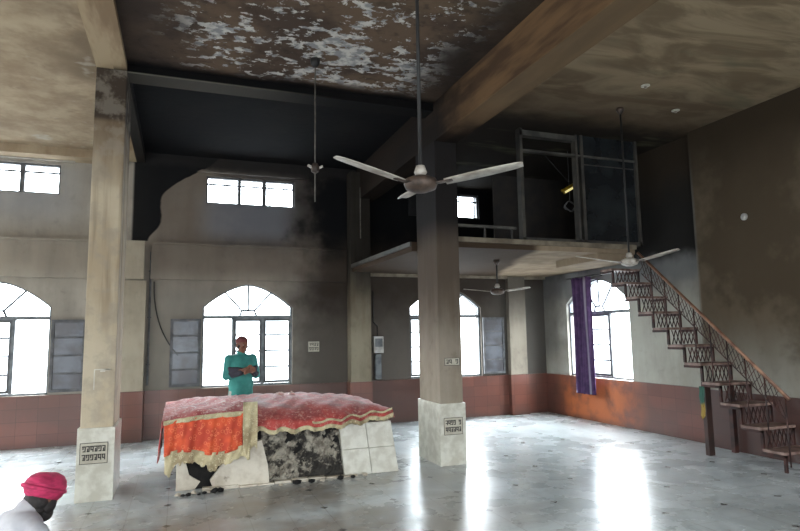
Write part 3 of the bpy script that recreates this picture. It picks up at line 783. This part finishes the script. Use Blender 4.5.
# pale broken slab, slanting edge on its left
out = [(.40, .0), (1.02, .0), (1.0, .22), (.93, .50), (.60, .46), (.52, .30), (.36, .10)]
obj('broken_slab', pp(slab_with_holes(out, [], .07, lambda u, v, w: Vector((u, PY0-.01+w+v*.06, v)))), M_scorch, pf)
out = [(.0, .0), (.20, .0), (.26, .08), (.14, .16), (.10, .30), (-.0, .42)]
obj('broken_corner', pp(slab_with_holes(out, [], .10, lambda u, v, w: Vector((u, PY0+.10+w, v)))), M_scorch, pf)
# plinth line in front
bm = bmesh.new()
for i in range(9):
    x0 = .28+i*.2; bx(bm, x0, x0+.19, PY0-.045+.01*math.sin(i*2.1), PY0+.03, 0, .028+.01*math.sin(i*1.3+1), bev=.004)
obj('plinth_edge', pp(bm), M_scorch, pf)
# debris in front and left
for i in range(16):
    bm = bmesh.new(); r = .018+.03*polar_noise(i+3)
    bmesh.ops.create_icosphere(bm, subdivisions=1, radius=r)
    for v in bm.verts: v.co *= .7+.6*polar_noise(v.index+i*17); v.co.z *= .6
    zmin = min(v.co.z for v in bm.verts)
    x = .02+.055*i if i < 9 else 1.1+.17*(i-9)+.05*polar_noise(i)
    tag(obj('rubble_chunk', bm, M_black if i % 3 else M_scorch, loc=(x, PY0-.09-.10*polar_noise(i+9), -zmin)), 'burnt chip of stone lying on the floor at the foot of the tomb platform', 'rubble', 'burnt chips at the foot of the platform')
# covering cloths: draped sheets
def top_z(x, y):
    u = (x-1.2)/1.32; v = (y-8.2)/1.0
    return .78+.13*max(0, 1-abs(u)**2.2)*max(0, 1-abs(v)**2.5)+.03*max(0, 1-abs(u+.75)*2.2)+.012*math.sin(x*9+y*5)+.008*math.sin(x*21-y*14)
def drape(x0, x1, hem, mat, name, par, lift=0, yback=PY1+.02, seed=1, fr=False, nx=90):
    """cloth lying on the top from the back edge to the front edge and hanging down to hem(x)"""
    bm = bmesh.new(); g = []
    for i in range(nx+1):
        x = x0+(x1-x0)*i/nx; col = []
        NT = 26
        for j in range(NT+1):
            y = yback+(PY0-.02-yback)*j/NT; z = top_z(x, y)+lift
            if j > NT-3: z -= .012*(j-NT+3)**1.3
            if fr: pass
            col.append(Vector((x, y, z)))
        zt = col[-1].z; NH = 14; hz = hem(x)
        for j in range(1, NH+1):
            v = j/NH; z = zt-.02-(zt-.02-hz)*v
            fold = .022*v*math.sin(x*31+seed)+.012*v*math.sin(x*57+seed*2)
            col.append(Vector((x, PY0-.055-lift-.02*v+fold*1.0, z)))
        g.append([bm.verts.new(c) for c in col])
    uv = bm.loops.layers.uv.new('u')
    for i, (a, b) in enumerate(zip(g[:-1], g[1:])):
        for j in range(len(a)-1):
            f = bm.faces.new((a[j], b[j], b[j+1], a[j+1]))
            for lp, (ii, jj) in zip(f.loops, ((i, j), (i+1, j), (i+1, j+1), (i, j+1))):
                lp[uv].uv = (ii/nx, jj/(len(a)-1))
    bmesh.ops.transform(bm, matrix=Matrix.Translation(-Vector(FO)), verts=bm.verts[:])
    o = obj(name, bm, mat, par, True)
    md = o.modifiers.new('s', 'SOLIDIFY'); md.thickness = .006; md.offset = 0
    return o
def cloth_mat(name, base, dark, accent, sc=9, gold_front=None):
    m = Mat(name, .75)
    v = m.voro(sc); n = m.noise(4, 4); v2 = m.voro(sc*2.3)
    c = m.mix(base, dark, n.ss(.4, .62)); c = m.mix(c, accent, (1-(v-.33).abs().ss(.03, .07))*.6); c = m.mix(c, dark, (1-v2.ss(.12, .2))*.5)
    if gold_front: c = gold_front(m, c)
    m.color(c); m.bump(v, .2, .01); m.b.inputs['Sheen Weight'].default_value = .2; return m.mat
GOLD = (196, 170, 84)
# object coords here are relative to FO = (1.3, 8.1, 0)
M_red = cloth_mat('red_brocade', (176, 66, 60), (138, 50, 48), (196, 116, 100), 20, lambda m, c: m.mix(m.mix(c, (206, 160, 146), m.noise(22, 4, .7).ss(.52, .66)*.55), (150, 100, 92), m.noise(2.0, 3).ss(.5, .66)*m.z.ss(.78, .86)*.6))
M_orange = cloth_mat('orange_brocade', (212, 84, 44), (182, 60, 36), (230, 134, 92), 20)
M_goldc = cloth_mat('gold_fringe', (188, 176, 140), (146, 130, 98), (212, 202, 170), 24)
M_pink = cloth_mat('pink_brocade', (192, 84, 80), (160, 40, 40), (228, 180, 166), 18, lambda m, c: m.mix(m.mix(c, (232, 196, 186), m.noise(16, 4, .7).ss(.54, .64)*.7), (196, 44, 36), m.noise(5, 3).ss(.55, .66)*.7))
def hem_red(x):
    return .60+.10*max(0, (x-1.7)/.9)+.018*math.sin(x*23)+.03*math.exp(-((x-.9)/.1)**2)
rc = bpy.data.objects.new('grave_cloth', None); C.objects.link(rc); rc.location = FO
tag(rc, 'red patterned grave cloth with gold hem over the platform', 'cloth')
drape(.74, 2.52, hem_red, M_red, 'fabric', rc, 0, seed=3)
# right side hang of the red cloth
def side_hang(x, par, mat, hem):
    bm = bmesh.new(); g = []
    for i in range(40):
        y = PY0-.05+(PY1-PY0+.05)*i/39; zt = top_z(PX1-.04, max(y, PY0))
        col = []
        for j in range(9):
            v = j/8; col.append(bm.verts.new(Vector((x+.02+.03*v+.01*v*math.sin(y*25), y, zt-.01-(zt-hem)*v))-Vector(FO)))
        g.append(col)
    for a, b in zip(g[:-1], g[1:]):
        for j in range(8): bm.faces.new((a[j], b[j], b[j+1], a[j+1]))
    o = obj('side_fall', bm, mat, par, True); md = o.modifiers.new('s', 'SOLIDIFY'); md.thickness = .006
side_hang(2.51, rc, M_red, .68)
# gold hem strips follow the hem of the red cloth
def band(x0, x1, hem, h, par, name='gold_hem', lift=.012, seed=3, mat=None, ragged=0, nx=120):
    bm = bmesh.new(); g = []
    for i in range(nx+1):
        x = x0+(x1-x0)*i/nx; hz = hem(x); fold = .022*math.sin(x*31+seed)+.012*math.sin(x*57+seed*2)
        zb = hz-.012-ragged*polar_noise(i+seed)
        g.append([bm.verts.new(Vector((x, PY0-.082-lift+fold, z))-Vector(FO)) for z in (hz+h*.7, hz+h*.4, hz, zb)])
    for a, b in zip(g[:-1], g[1:]):
        for j in range(3): bm.faces.new((a[j], b[j], b[j+1], a[j+1]))
    o = obj(name, bm, mat or M_goldc, par, True); md = o.modifiers.new('s', 'SOLIDIFY'); md.thickness = .008
    return o
band(.76, 2.52, hem_red, .045, rc, ragged=.015)
band(1.5, 2.50, lambda x: hem_red(x)+.085, .018, rc, 'gold_stripe')
# orange cloth on the front left
oc = bpy.data.objects.new('grave_cloth', None); C.objects.link(oc); oc.location = FO
tag(oc, 'bright orange brocade cloth hanging over the front end of the platform', 'cloth')
def hem_or(x): return .43+.03*math.sin(x*9+1)
def front_cloth(x0, x1, zt, hem, mat, name, par, y, seed):
    bm = bmesh.new(); g = []; nx = 60
    for i in range(nx+1):
        x = x0+(x1-x0)*i/nx; z1 = zt(x); z0 = hem(x); col = []
        for j in range(11):
            v = j/10; col.append(bm.verts.new(Vector((x, y-.02*v+.02*v*math.sin(x*27+seed)+.008*math.sin(x*61+v*4), z1+(z0-z1)*v))-Vector(FO)))
        g.append(col)
    for a, b in zip(g[:-1], g[1:]):
        for j in range(10): bm.faces.new((a[j], b[j], b[j+1], a[j+1]))
    o = obj(name, bm, mat, par, True); md = o.modifiers.new('s', 'SOLIDIFY'); md.thickness = .006
front_cloth(-.13, .70, lambda x: .79+.06*math.sin((x+.15)*2), hem_or, M_orange, 'fabric', oc, PY0-.11, 2)
front_cloth(-.14, .70, lambda x: .80+.06*math.sin((x+.15)*2), lambda x: .76+.05*math.sin((x+.15)*2), M_goldc, 'top_border', oc, PY0-.118, 2)
front_cloth(-.12, .78, lambda x: hem_or(x)+.03, lambda x: hem_or(x)-.09-.05*polar_noise(int(x*40))-.10*math.exp(-((x+.07)/.06)**2)-.06*math.exp(-((x-.38)/.04)**2), M_goldc, 'fringe', oc, PY0-.125, 2)
front_cloth(.70, .86, lambda x: .96, lambda x: .42+.04*math.sin(x*40), M_goldc, 'gold_strip', oc, PY0-.12, 5)
# pink/red crumpled cloth on top left
pk = bpy.data.objects.new('grave_cloth', None); C.objects.link(pk); pk.location = FO
tag(pk, 'faded pink and red cloth crumpled over the top left end of the platform', 'cloth')
drape(-.16, .76, lambda x: .74+.03*math.sin(x*17), M_pink, 'fabric', pk, .012, seed=6)
bm = bmesh.new(); g = []
for i in range(36):   # left side hang
    y = PY0-.08+(PY1-PY0+.1)*i/35; zt = top_z(-.1, max(y, PY0))+.01
    g.append([bm.verts.new(Vector((-.16-.03*v+.012*math.sin(y*21)*v, y, zt-v*(zt-(.40+.05*math.sin(y*13)))))-Vector(FO)) for v in [j/8 for j in range(9)]])
for a, b in zip(g[:-1], g[1:]):
    for j in range(8): bm.faces.new((a[j], b[j], b[j+1], a[j+1]))
o = obj('side_fall', bm, M_pink, pk, True); md = o.modifiers.new('s', 'SOLIDIFY'); md.thickness = .006
# flower petals / ash bits on top
M_petal = plain('pale_petals', (226, 206, 196), (206, 150, 140), .8)
for k, (x, y) in enumerate(((1.32, 8.3), (1.47, 8.35), (1.26, 8.1))):
    bm = bmesh.new()
    for i in range(26):
        a = polar_noise(i+k*40)*2*PI; r = .07*polar_noise(i*2+k); rr = .011
        r_ = bmesh.ops.create_icosphere(bm, subdivisions=1, radius=rr)
        for v in r_['verts']: v.co = Vector((v.co.x*1.4, v.co.y*1.4, v.co.z*.6))+Vector((r*math.cos(a), r*math.sin(a), .006+.03*max(0, 1-r/.05)*polar_noise(i)))
    tag(obj('petal_heap', bm, M_petal, loc=(x, y, top_z(x, y)+.006)), 'little heap of pale petals on the red grave cloth', 'petals', 'petal heaps on the red grave cloth')

# ------------------------------------------------------------------ people
def caps(bm, a, b, ra, rb, n=14, m=5):
    """closed tapered capsule"""
    a, b = Vector(a), Vector(b); d = b-a; L_ = d.length
    q = (d.normalized() if L_ > 1e-6 else Vector((0, 0, 1))).to_track_quat('Z', 'Y')
    prof = [(ra*math.sin(t), -ra*math.cos(t)) for t in [PI/2*i/m for i in range(m)]]+[(ra, 0), (rb, L_)]+[(rb*math.cos(t), L_+rb*math.sin(t)) for t in [PI/2*i/m for i in range(1, m+1)]]
    rings = []
    for r, z in prof:
        rings.append([bm.verts.new(a+q@Vector((r*math.cos(2*PI*i/n), r*math.sin(2*PI*i/n), z))) for i in range(n)] if r > 1e-5 else [bm.verts.new(a+q@Vector((0, 0, z)))])
    for A, B in zip(rings[:-1], rings[1:]):
        for i in range(n):
            j = (i+1) % n
            if len(A) == 1: bm.faces.new((A[0], B[j], B[i]))
            elif len(B) == 1: bm.faces.new((A[i], A[j], B[0]))
            else: bm.faces.new((A[i], A[j], B[j], B[i]))
def ell(bm, c, r, rot=None, sub=3):
    q = bmesh.ops.create_icosphere(bm, subdivisions=sub, radius=1)
    for v in q['verts']:
        p = Vector((v.co.x*r[0], v.co.y*r[1], v.co.z*r[2]))
        if rot: p = rot@p
        v.co = p+Vector(c)
def fuse(name, bm, mat, parent, voxel=.008, smooth=4):
    bmesh.ops.recalc_face_normals(bm, faces=bm.faces[:])
    o = obj(name+'_tmp', bm, mat)
    a = o.modifiers.new('r', 'REMESH'); a.mode = 'VOXEL'; a.voxel_size = voxel; a.use_smooth_shade = True
    b = o.modifiers.new('s', 'SMOOTH'); b.factor = .5; b.iterations = smooth
    dg = bpy.context.evaluated_depsgraph_get(); ev = o.evaluated_get(dg)
    me = bpy.data.meshes.new_from_object(ev); me.name = name
    bpy.data.objects.remove(o)
    me.materials.clear(); me.materials.append(mat)
    for p in me.polygons: p.use_smooth = True
    n = bpy.data.objects.new(name, me); C.objects.link(n); n.parent = parent
    return n
def head(bm, c, rot, s=1.0):
    """skull, jaw, brow, nose, lips, ears; face looks along rot@+Y; c is the centre of the skull"""
    c = Vector(c)
    def E_(p, r, sub=3): ell(bm, c+rot@(Vector(p)*s), tuple(x*s for x in r), rot.to_matrix(), sub)
    E_((0, -.01, .02), (.076, .095, .095), 4); E_((0, .025, -.05), (.058, .066, .075)); E_((0, .045, -.10), (.034, .036, .03))
    E_((0, .083, .022), (.052, .018, .014)); E_((0, .098, -.022), (.013, .02, .03)); E_((0, .108, -.038), (.018, .014, .012))
    E_((0, .088, -.066), (.026, .012, .008)); E_((0, .086, -.078), (.022, .011, .008))
    for sx in (-1, 1):
        E_((sx*.042, .066, -.03), (.024, .022, .022)); E_((sx*.08, -.008, -.015), (.01, .024, .034)); E_((sx*.031, .078, .004), (.014, .012, .01))
def hand(bm, w, d, palm_n, side, curl=.9, s=1.0):
    """palm and five fingers from wrist w along d, curling towards palm_n; side: thumb side"""
    w, d, n, t = Vector(w), Vector(d).normalized(), Vector(palm_n).normalized(), Vector(side).normalized()
    for k in (-1, -.33, .33, 1): caps(bm, w+t*k*.018*s, w+d*.085*s+t*k*.030*s, .014*s, .013*s, 10, 3)
    for k, ln in zip((1, .33, -.33, -1), (.068, .078, .072, .056)):
        p = w+d*.088*s+t*k*.031*s; dr = d.copy()
        for seg, f in enumerate((.46, .31, .23)):
            dr = (dr*math.cos(curl*(.45+.25*seg))+n*math.sin(curl*(.45+.25*seg))).normalized()
            q = p+dr*ln*f*s*1.15; caps(bm, p, q, (.0095-.0008*seg)*s, (.0088-.0008*seg)*s, 8, 3); p = q
    p = w+d*.025*s+t*.028*s; q = p+(d*.6+t*.8).normalized()*.038*s; caps(bm, p, q, .014*s, .011*s, 8, 3)
    r_ = q+(d*.85+t*.2+n*.4).normalized()*.034*s; caps(bm, q, r_, .0105*s, .009*s, 8, 3)
M_skin = plain('brown_skin', (122, 80, 60), (108, 70, 54), .55, scale=12)
M_teal = plain('teal_cotton', (62, 142, 134), (44, 116, 112), .8, scale=5, bump=.1)
M_dkcloth = plain('dark_grey_cloth', (58, 56, 66), (44, 42, 52), .85, scale=6)
M_whitecl = plain('offwhite_trousers', (180, 176, 166), (160, 156, 146), .85)
M_hair = plain('black_hair', (26, 22, 22), (38, 32, 30), .7, scale=30, bump=.4)
M_eye = plain('eye_white', (210, 205, 200), (200, 196, 190), .3); M_iris = plain('iris', (30, 22, 18), (24, 18, 14), .3)
M_cap = plain('maroon_cap_cloth', (112, 62, 60), (90, 46, 46), .85, scale=10)
from mathutils import Quaternion, Euler
def eyes(par, c, rot, s=1.0):
    for sx in (-1, 1):
        bm = bmesh.new(); ell(bm, Vector(c)+rot@(Vector((sx*.031, .079, .004))*s), (.0115*s, .0115*s, .0095*s), rot.to_matrix(), 2)
        e = obj('eye', bm, M_eye, par, True)
        bm = bmesh.new(); ell(bm, Vector(c)+rot@(Vector((sx*.031, .0885, .004))*s), (.005*s, .003*s, .005*s), rot.to_matrix(), 2)
        obj('iris', bm, M_iris, e, True)
# --- standing person behind the platform (local frame: faces +Y, z up, feet at 0)
def standing():
    t = thing('person', 'person in teal shirt with folded forearms standing behind the tomb platform', 'person', (.90, 9.55, 0), rz=math.radians(-160)); t.scale = (1.04, 1.04, 1.0)
    bm = bmesh.new()
    qh = Euler((-.12, 0, .15)).to_quaternion()
    hc = Vector((0, .025, 1.585)); head(bm, hc, qh, .98)
    caps(bm, (0, -.005, 1.38), (0, .01, 1.52), .062, .054)
    # trunk
    ell(bm, (0, 0, 1.22), (.165, .105, .22)); ell(bm, (0, 0, .98), (.155, .105, .16)); ell(bm, (0, -.01, 1.36), (.17, .085, .075))
    for s in (-1, 1):
        sh = Vector((s*.185, -.01, 1.37)); el = Vector((s*.235, .02, 1.11)); wr = Vector((s*-.015+s*.06, .255, 1.19+(.03 if s > 0 else 0)))
        caps(bm, sh, el, .052, .040); caps(bm, el, wr, .041, .027)
        hand(bm, wr, (-s*.8, .5, .05), (-s*.2, -.6, -.5), (0, .2, .95), 1.0, .95)
        hp = Vector((s*.09, 0, .90)); kn = Vector((s*.10, .02, .49)); an = Vector((s*.105, -.02, .09))
        caps(bm, hp, kn, .085, .055); caps(bm, kn, an, .054, .036); caps(bm, an+Vector((0, -.02, -.04)), an+Vector((s*.02, .15, -.055)), .036, .028)
    body = fuse('body', bm, M_skin, t, .0065, 3)
    eyes(t, hc, qh, .98)
    bm = bmesh.new()
    ell(bm, (0, 0, 1.22), (.212, .145, .24)); ell(bm, (0, -.005, 1.355), (.22, .112, .09)); ell(bm, (0, 0, .98), (.19, .14, .22))
    caps(bm, (0, 0, .95), (0, .0, .70), .17, .19); 
    for s in (-1, 1):
        sh = Vector((s*.185, -.01, 1.37)); el = Vector((s*.235, .02, 1.11)); fw_ = Vector((s*.20, .07, 1.12))
        caps(bm, sh, el, .070, .060); caps(bm, el, fw_, .06, .054)
    caps(bm, (0, -.01, 1.40), (0, .0, 1.445), .09, .068)
    fuse('shirt', bm, M_teal, t, .010, 4)
    bm = bmesh.new()
    for s in (-1, 1):
        hp = Vector((s*.09, 0, .86)); kn = Vector((s*.10, .02, .49)); an = Vector((s*.105, -.02, .13))
        caps(bm, hp, kn, .092, .085); caps(bm, kn, an, .085, .07)
    fuse('trousers', bm, M_whitecl, t, .012, 4)
    # dark shawl band wound round the waist and forearm
    bm = bmesh.new()
    ring = []
    for i in range(48):
        a = 2*PI*i/48; ring.append(Vector((.222*math.cos(a), .158*math.sin(a)+(.02 if math.sin(a) > 0 else 0), 1.225+.012*math.sin(3*a))))
    for i in range(48): caps(bm, ring[i], ring[(i+1) % 48], .022+.004*math.sin(i), .022+.004*math.sin(i+1), 8, 2); caps(bm, ring[i]-Vector((0, 0, .032)), ring[(i+1) % 48]-Vector((0, 0, .032)), .022, .022, 8, 2)
    for s in (-1, 1): caps(bm, (s*.215, .05, 1.12), (s*.10, .20, 1.165), .052, .045)
    fuse('dark_sleeves_and_sash', bm, M_dkcloth, t, .010, 3)['label'] = 'dark grey wrap round waist and forearms'
    bm = bmesh.new(); ell(bm, hc+qh@Vector((0, -.014, .045)), (.084, .10, .085), qh.to_matrix(), 4)
    bmesh.ops.bisect_plane(bm, geom=bm.verts[:]+bm.edges[:]+bm.faces[:], plane_co=hc+qh@Vector((0, 0, .028)), plane_no=qh@Vector((0, -.25, 1)), clear_inner=True)
    bmesh.ops.holes_fill(bm, edges=[e for e in bm.edges if e.is_boundary])
    obj('cap', bm, M_cap, t, True)
    bm = bmesh.new(); ell(bm, hc+qh@Vector((0, .045, -.098)), (.048, .05, .05), qh.to_matrix(), 3); ell(bm, hc+qh@Vector((0, -.02, -.02)), (.083, .088, .06), qh.to_matrix(), 3)
    bmesh.ops.bisect_plane(bm, geom=bm.verts[:]+bm.edges[:]+bm.faces[:], plane_co=hc+qh@Vector((0, .055, 0)), plane_no=qh@Vector((0, 1, -.9)), clear_outer=True)
    bmesh.ops.holes_fill(bm, edges=[e for e in bm.edges if e.is_boundary])
    obj('hair_and_beard', bm, M_hair, t, True)
    for s in (-1, 1):
        bm = bmesh.new(); caps(bm, (s*.105, -.06, .035), (s*.125, .15, .03), .040, .036)
        for v in bm.verts: v.co.z = max(v.co.z, 0)
        obj('shoe', bm, M_dkcloth, t, True)
standing()
# --- seated person with pink turban, seen from behind
def seated():
    t = thing('person', 'person in pink turban and grey shirt sitting on the floor near the pale column', 'person', (-.97, 4.80, 0), rz=math.radians(-50))
    z0 = -.17
    bm = bmesh.new(); qh = Euler((-.30, 0, .12)).to_quaternion()
    hc = Vector((.01, .13, .63)); head(bm, hc, qh, 1.0)
    caps(bm, (0, -.01, .48), (.005, .09, .58), .064, .056)
    ell(bm, (0, -.02, .32), (.165, .11, .20)); ell(bm, (0, -.03, .13), (.165, .13, .13)); ell(bm, (0, -.01, .44), (.175, .085, .075))
    for s in (-1, 1):
        sh = Vector((s*.19, -.01, .45)); el = Vector((s*.27, .10, .23)); wr = Vector((s*.16, .30, .20))
        caps(bm, sh, el, .052, .040); caps(bm, el, wr, .041, .028)
        hand(bm, wr, (-s*.45, .8, -.15), (0, 0, -1), (-s*.9, -.3, 0), .7)
        hp = Vector((s*.10, .0, .10)); kn = Vector((s*.36, .30, .12)); an = Vector((-s*.08, .40, .055))
        caps(bm, hp, kn, .09, .06); caps(bm, kn, an, .058, .038); caps(bm, an, an+Vector((-s*.13, .03, -.015)), .036, .028)
    fuse('body', bm, M_skin, t, .007, 3)
    eyes(t, hc, qh)
    Mg = plain('grey_cotton', (190, 190, 194), (164, 164, 170), .85, scale=5, bump=.1)
    bm = bmesh.new()
    ell(bm, (0, -.02, .32), (.20, .145, .23)); ell(bm, (0, -.015, .475), (.215, .115, .10)); ell(bm, (0, -.03, .14), (.21, .175, .14)); caps(bm, (0, -.01, .48), (0, .035, .56), .098, .078)
    for s in (-1, 1):
        sh = Vector((s*.19, -.01, .45)); el = Vector((s*.27, .10, .23)); wr = Vector((s*.175, .275, .20))
        caps(bm, sh, el, .072, .060); caps(bm, el, wr, .058, .044)
    fuse('shirt', bm, Mg, t, .010, 4)
    bm = bmesh.new()
    for s in (-1, 1):
        hp = Vector((s*.10, .0, .11)); kn = Vector((s*.36, .30, .125)); an = Vector((-s*.02, .385, .075))
        caps(bm, hp, kn, .105, .085); caps(bm, kn, an, .08, .062)
    for v in bm.verts: v.co.z = max(v.co.z, .004)
    fuse('trousers', bm, M_dkcloth, t, .012, 4)
    # hair at the nape and beard
    bm = bmesh.new(); ell(bm, hc+qh@Vector((0, -.03, -.035)), (.090, .088, .080), qh.to_matrix(), 3); ell(bm, hc+qh@Vector((0, -.03, -.085)), (.072, .062, .05), qh.to_matrix(), 3); obj('hair', bm, M_hair, t, True)
    bm = bmesh.new(); ell(bm, hc+qh@Vector((0, .05, -.11)), (.062, .055, .062), qh.to_matrix(), 3)
    for s in (-1, 1): ell(bm, hc+qh@Vector((s*.068, .022, -.055)), (.024, .05, .055), qh.to_matrix(), 2)
    fuse('beard', bm, M_hair, t, .006, 3)
    # turban: wound layers
    mt = Mat('pink_turban_cloth', .8); n = mt.noise(14, 3, sc=(1, 1, 3)); mt.color(mt.mix((192, 50, 94), (160, 36, 76), n.ss(.4, .6))); mt.bump(n, .25, .01)
    bm = bmesh.new(); q = bmesh.ops.create_uvsphere(bm, u_segments=72, v_segments=40, radius=1)
    tq = qh@Euler((-.10, .12, 0)).to_quaternion()
    for v in q['verts']:
        d = v.co.normalized(); a = math.atan2(d.y, d.x)
        ridge = .028*abs(math.sin((d.z*5.2+a*.9)*2.2)) + .02*max(0, math.sin(a*1.0+.3))
        r = 1+ridge
        p = Vector((d.x*.115*r, d.y*.138*r, d.z*.100*r))
        p.z += .03*max(0, d.y)*max(0, d.z+.4)                    # peak towards the forehead
        v.co = tq@p+hc+qh@Vector((0, -.005, .05))
    obj('turban', bm, mt.mat, t, True)
    bm = bmesh.new(); pts = []
    for i in range(30):
        a = PI*1.1+i*.2; pts.append(tq@Vector((.117*math.cos(a), .142*math.sin(a), -.03+.012*i*.12))+hc+qh@Vector((0, -.005, .06)))
    for a, b in zip(pts[:-1], pts[1:]): caps(bm, a, b, .016, .016, 8, 2)
    fuse('turban_wrap', bm, mt.mat, t, .006, 2)
seated()

# ------------------------------------------------------------------ light
w = bpy.data.worlds.new('world'); scn.world = w; w.use_nodes = True
bg = w.node_tree.nodes['Background']; bg.inputs[0].default_value = (.88, .95, 1.0, 1)
_tc = w.node_tree.nodes.new('ShaderNodeTexCoord'); _sp = w.node_tree.nodes.new('ShaderNodeSeparateXYZ'); _mr = w.node_tree.nodes.new('ShaderNodeMapRange')
_mr.interpolation_type = 'SMOOTHSTEP'; _mr.inputs['From Min'].default_value = -.15; _mr.inputs['From Max'].default_value = .55; _mr.inputs['To Min'].default_value = 5.0; _mr.inputs['To Max'].default_value = 22.0
w.node_tree.links.new(_tc.outputs['Generated'], _sp.inputs[0]); w.node_tree.links.new(_sp.outputs[2], _mr.inputs['Value']); w.node_tree.links.new(_mr.outputs[0], bg.inputs[1])
def portal(loc, rot, sx, sy):
    l = bpy.data.lights.new('daylight_portal', 'AREA'); l.shape = 'RECTANGLE'; l.size = sx; l.size_y = sy; l.cycles.is_portal = True
    o = bpy.data.objects.new('daylight_portal', l); C.objects.link(o); o.location = loc; o.rotation_euler = rot
for x in win_x:
    portal((x-WW/2, D+.26, 1.74), (-PI/2, 0, 0), WW, 1.86); portal((x-WW/2, D+.26, 4.38), (-PI/2, 0, 0), WW, .52)
for y in side_y: portal((R+.26, y+.91, 1.76), (PI/2, 0, PI/2), 1.84, 1.94)
for y in left_y:
    portal((L-.26, y+WW/2, 1.74), (PI/2, 0, -PI/2), WW, 1.86); portal((L-.26, y+WW/2, 4.38), (PI/2, 0, -PI/2), WW, .52)
for i, x in enumerate(front_x):
    portal((x+WW/2, F-.26, 1.31 if i in (1, 2) else 1.74), (PI/2, 0, 0), WW, 2.6 if i in (1, 2) else 1.86); portal((x+WW/2, F-.26, 4.38), (PI/2, 0, 0), WW, .52)

scn.view_settings.view_transform = 'Standard'; scn.view_settings.look = 'None'; scn.view_settings.gamma = 1; scn.view_settings.use_curve_mapping = False
scn.view_settings.exposure = 0.95
scn.cycles.max_bounces = 10; scn.cycles.diffuse_bounces = 6; scn.cycles.sample_clamp_indirect = 6
scn.cycles.use_denoising = True
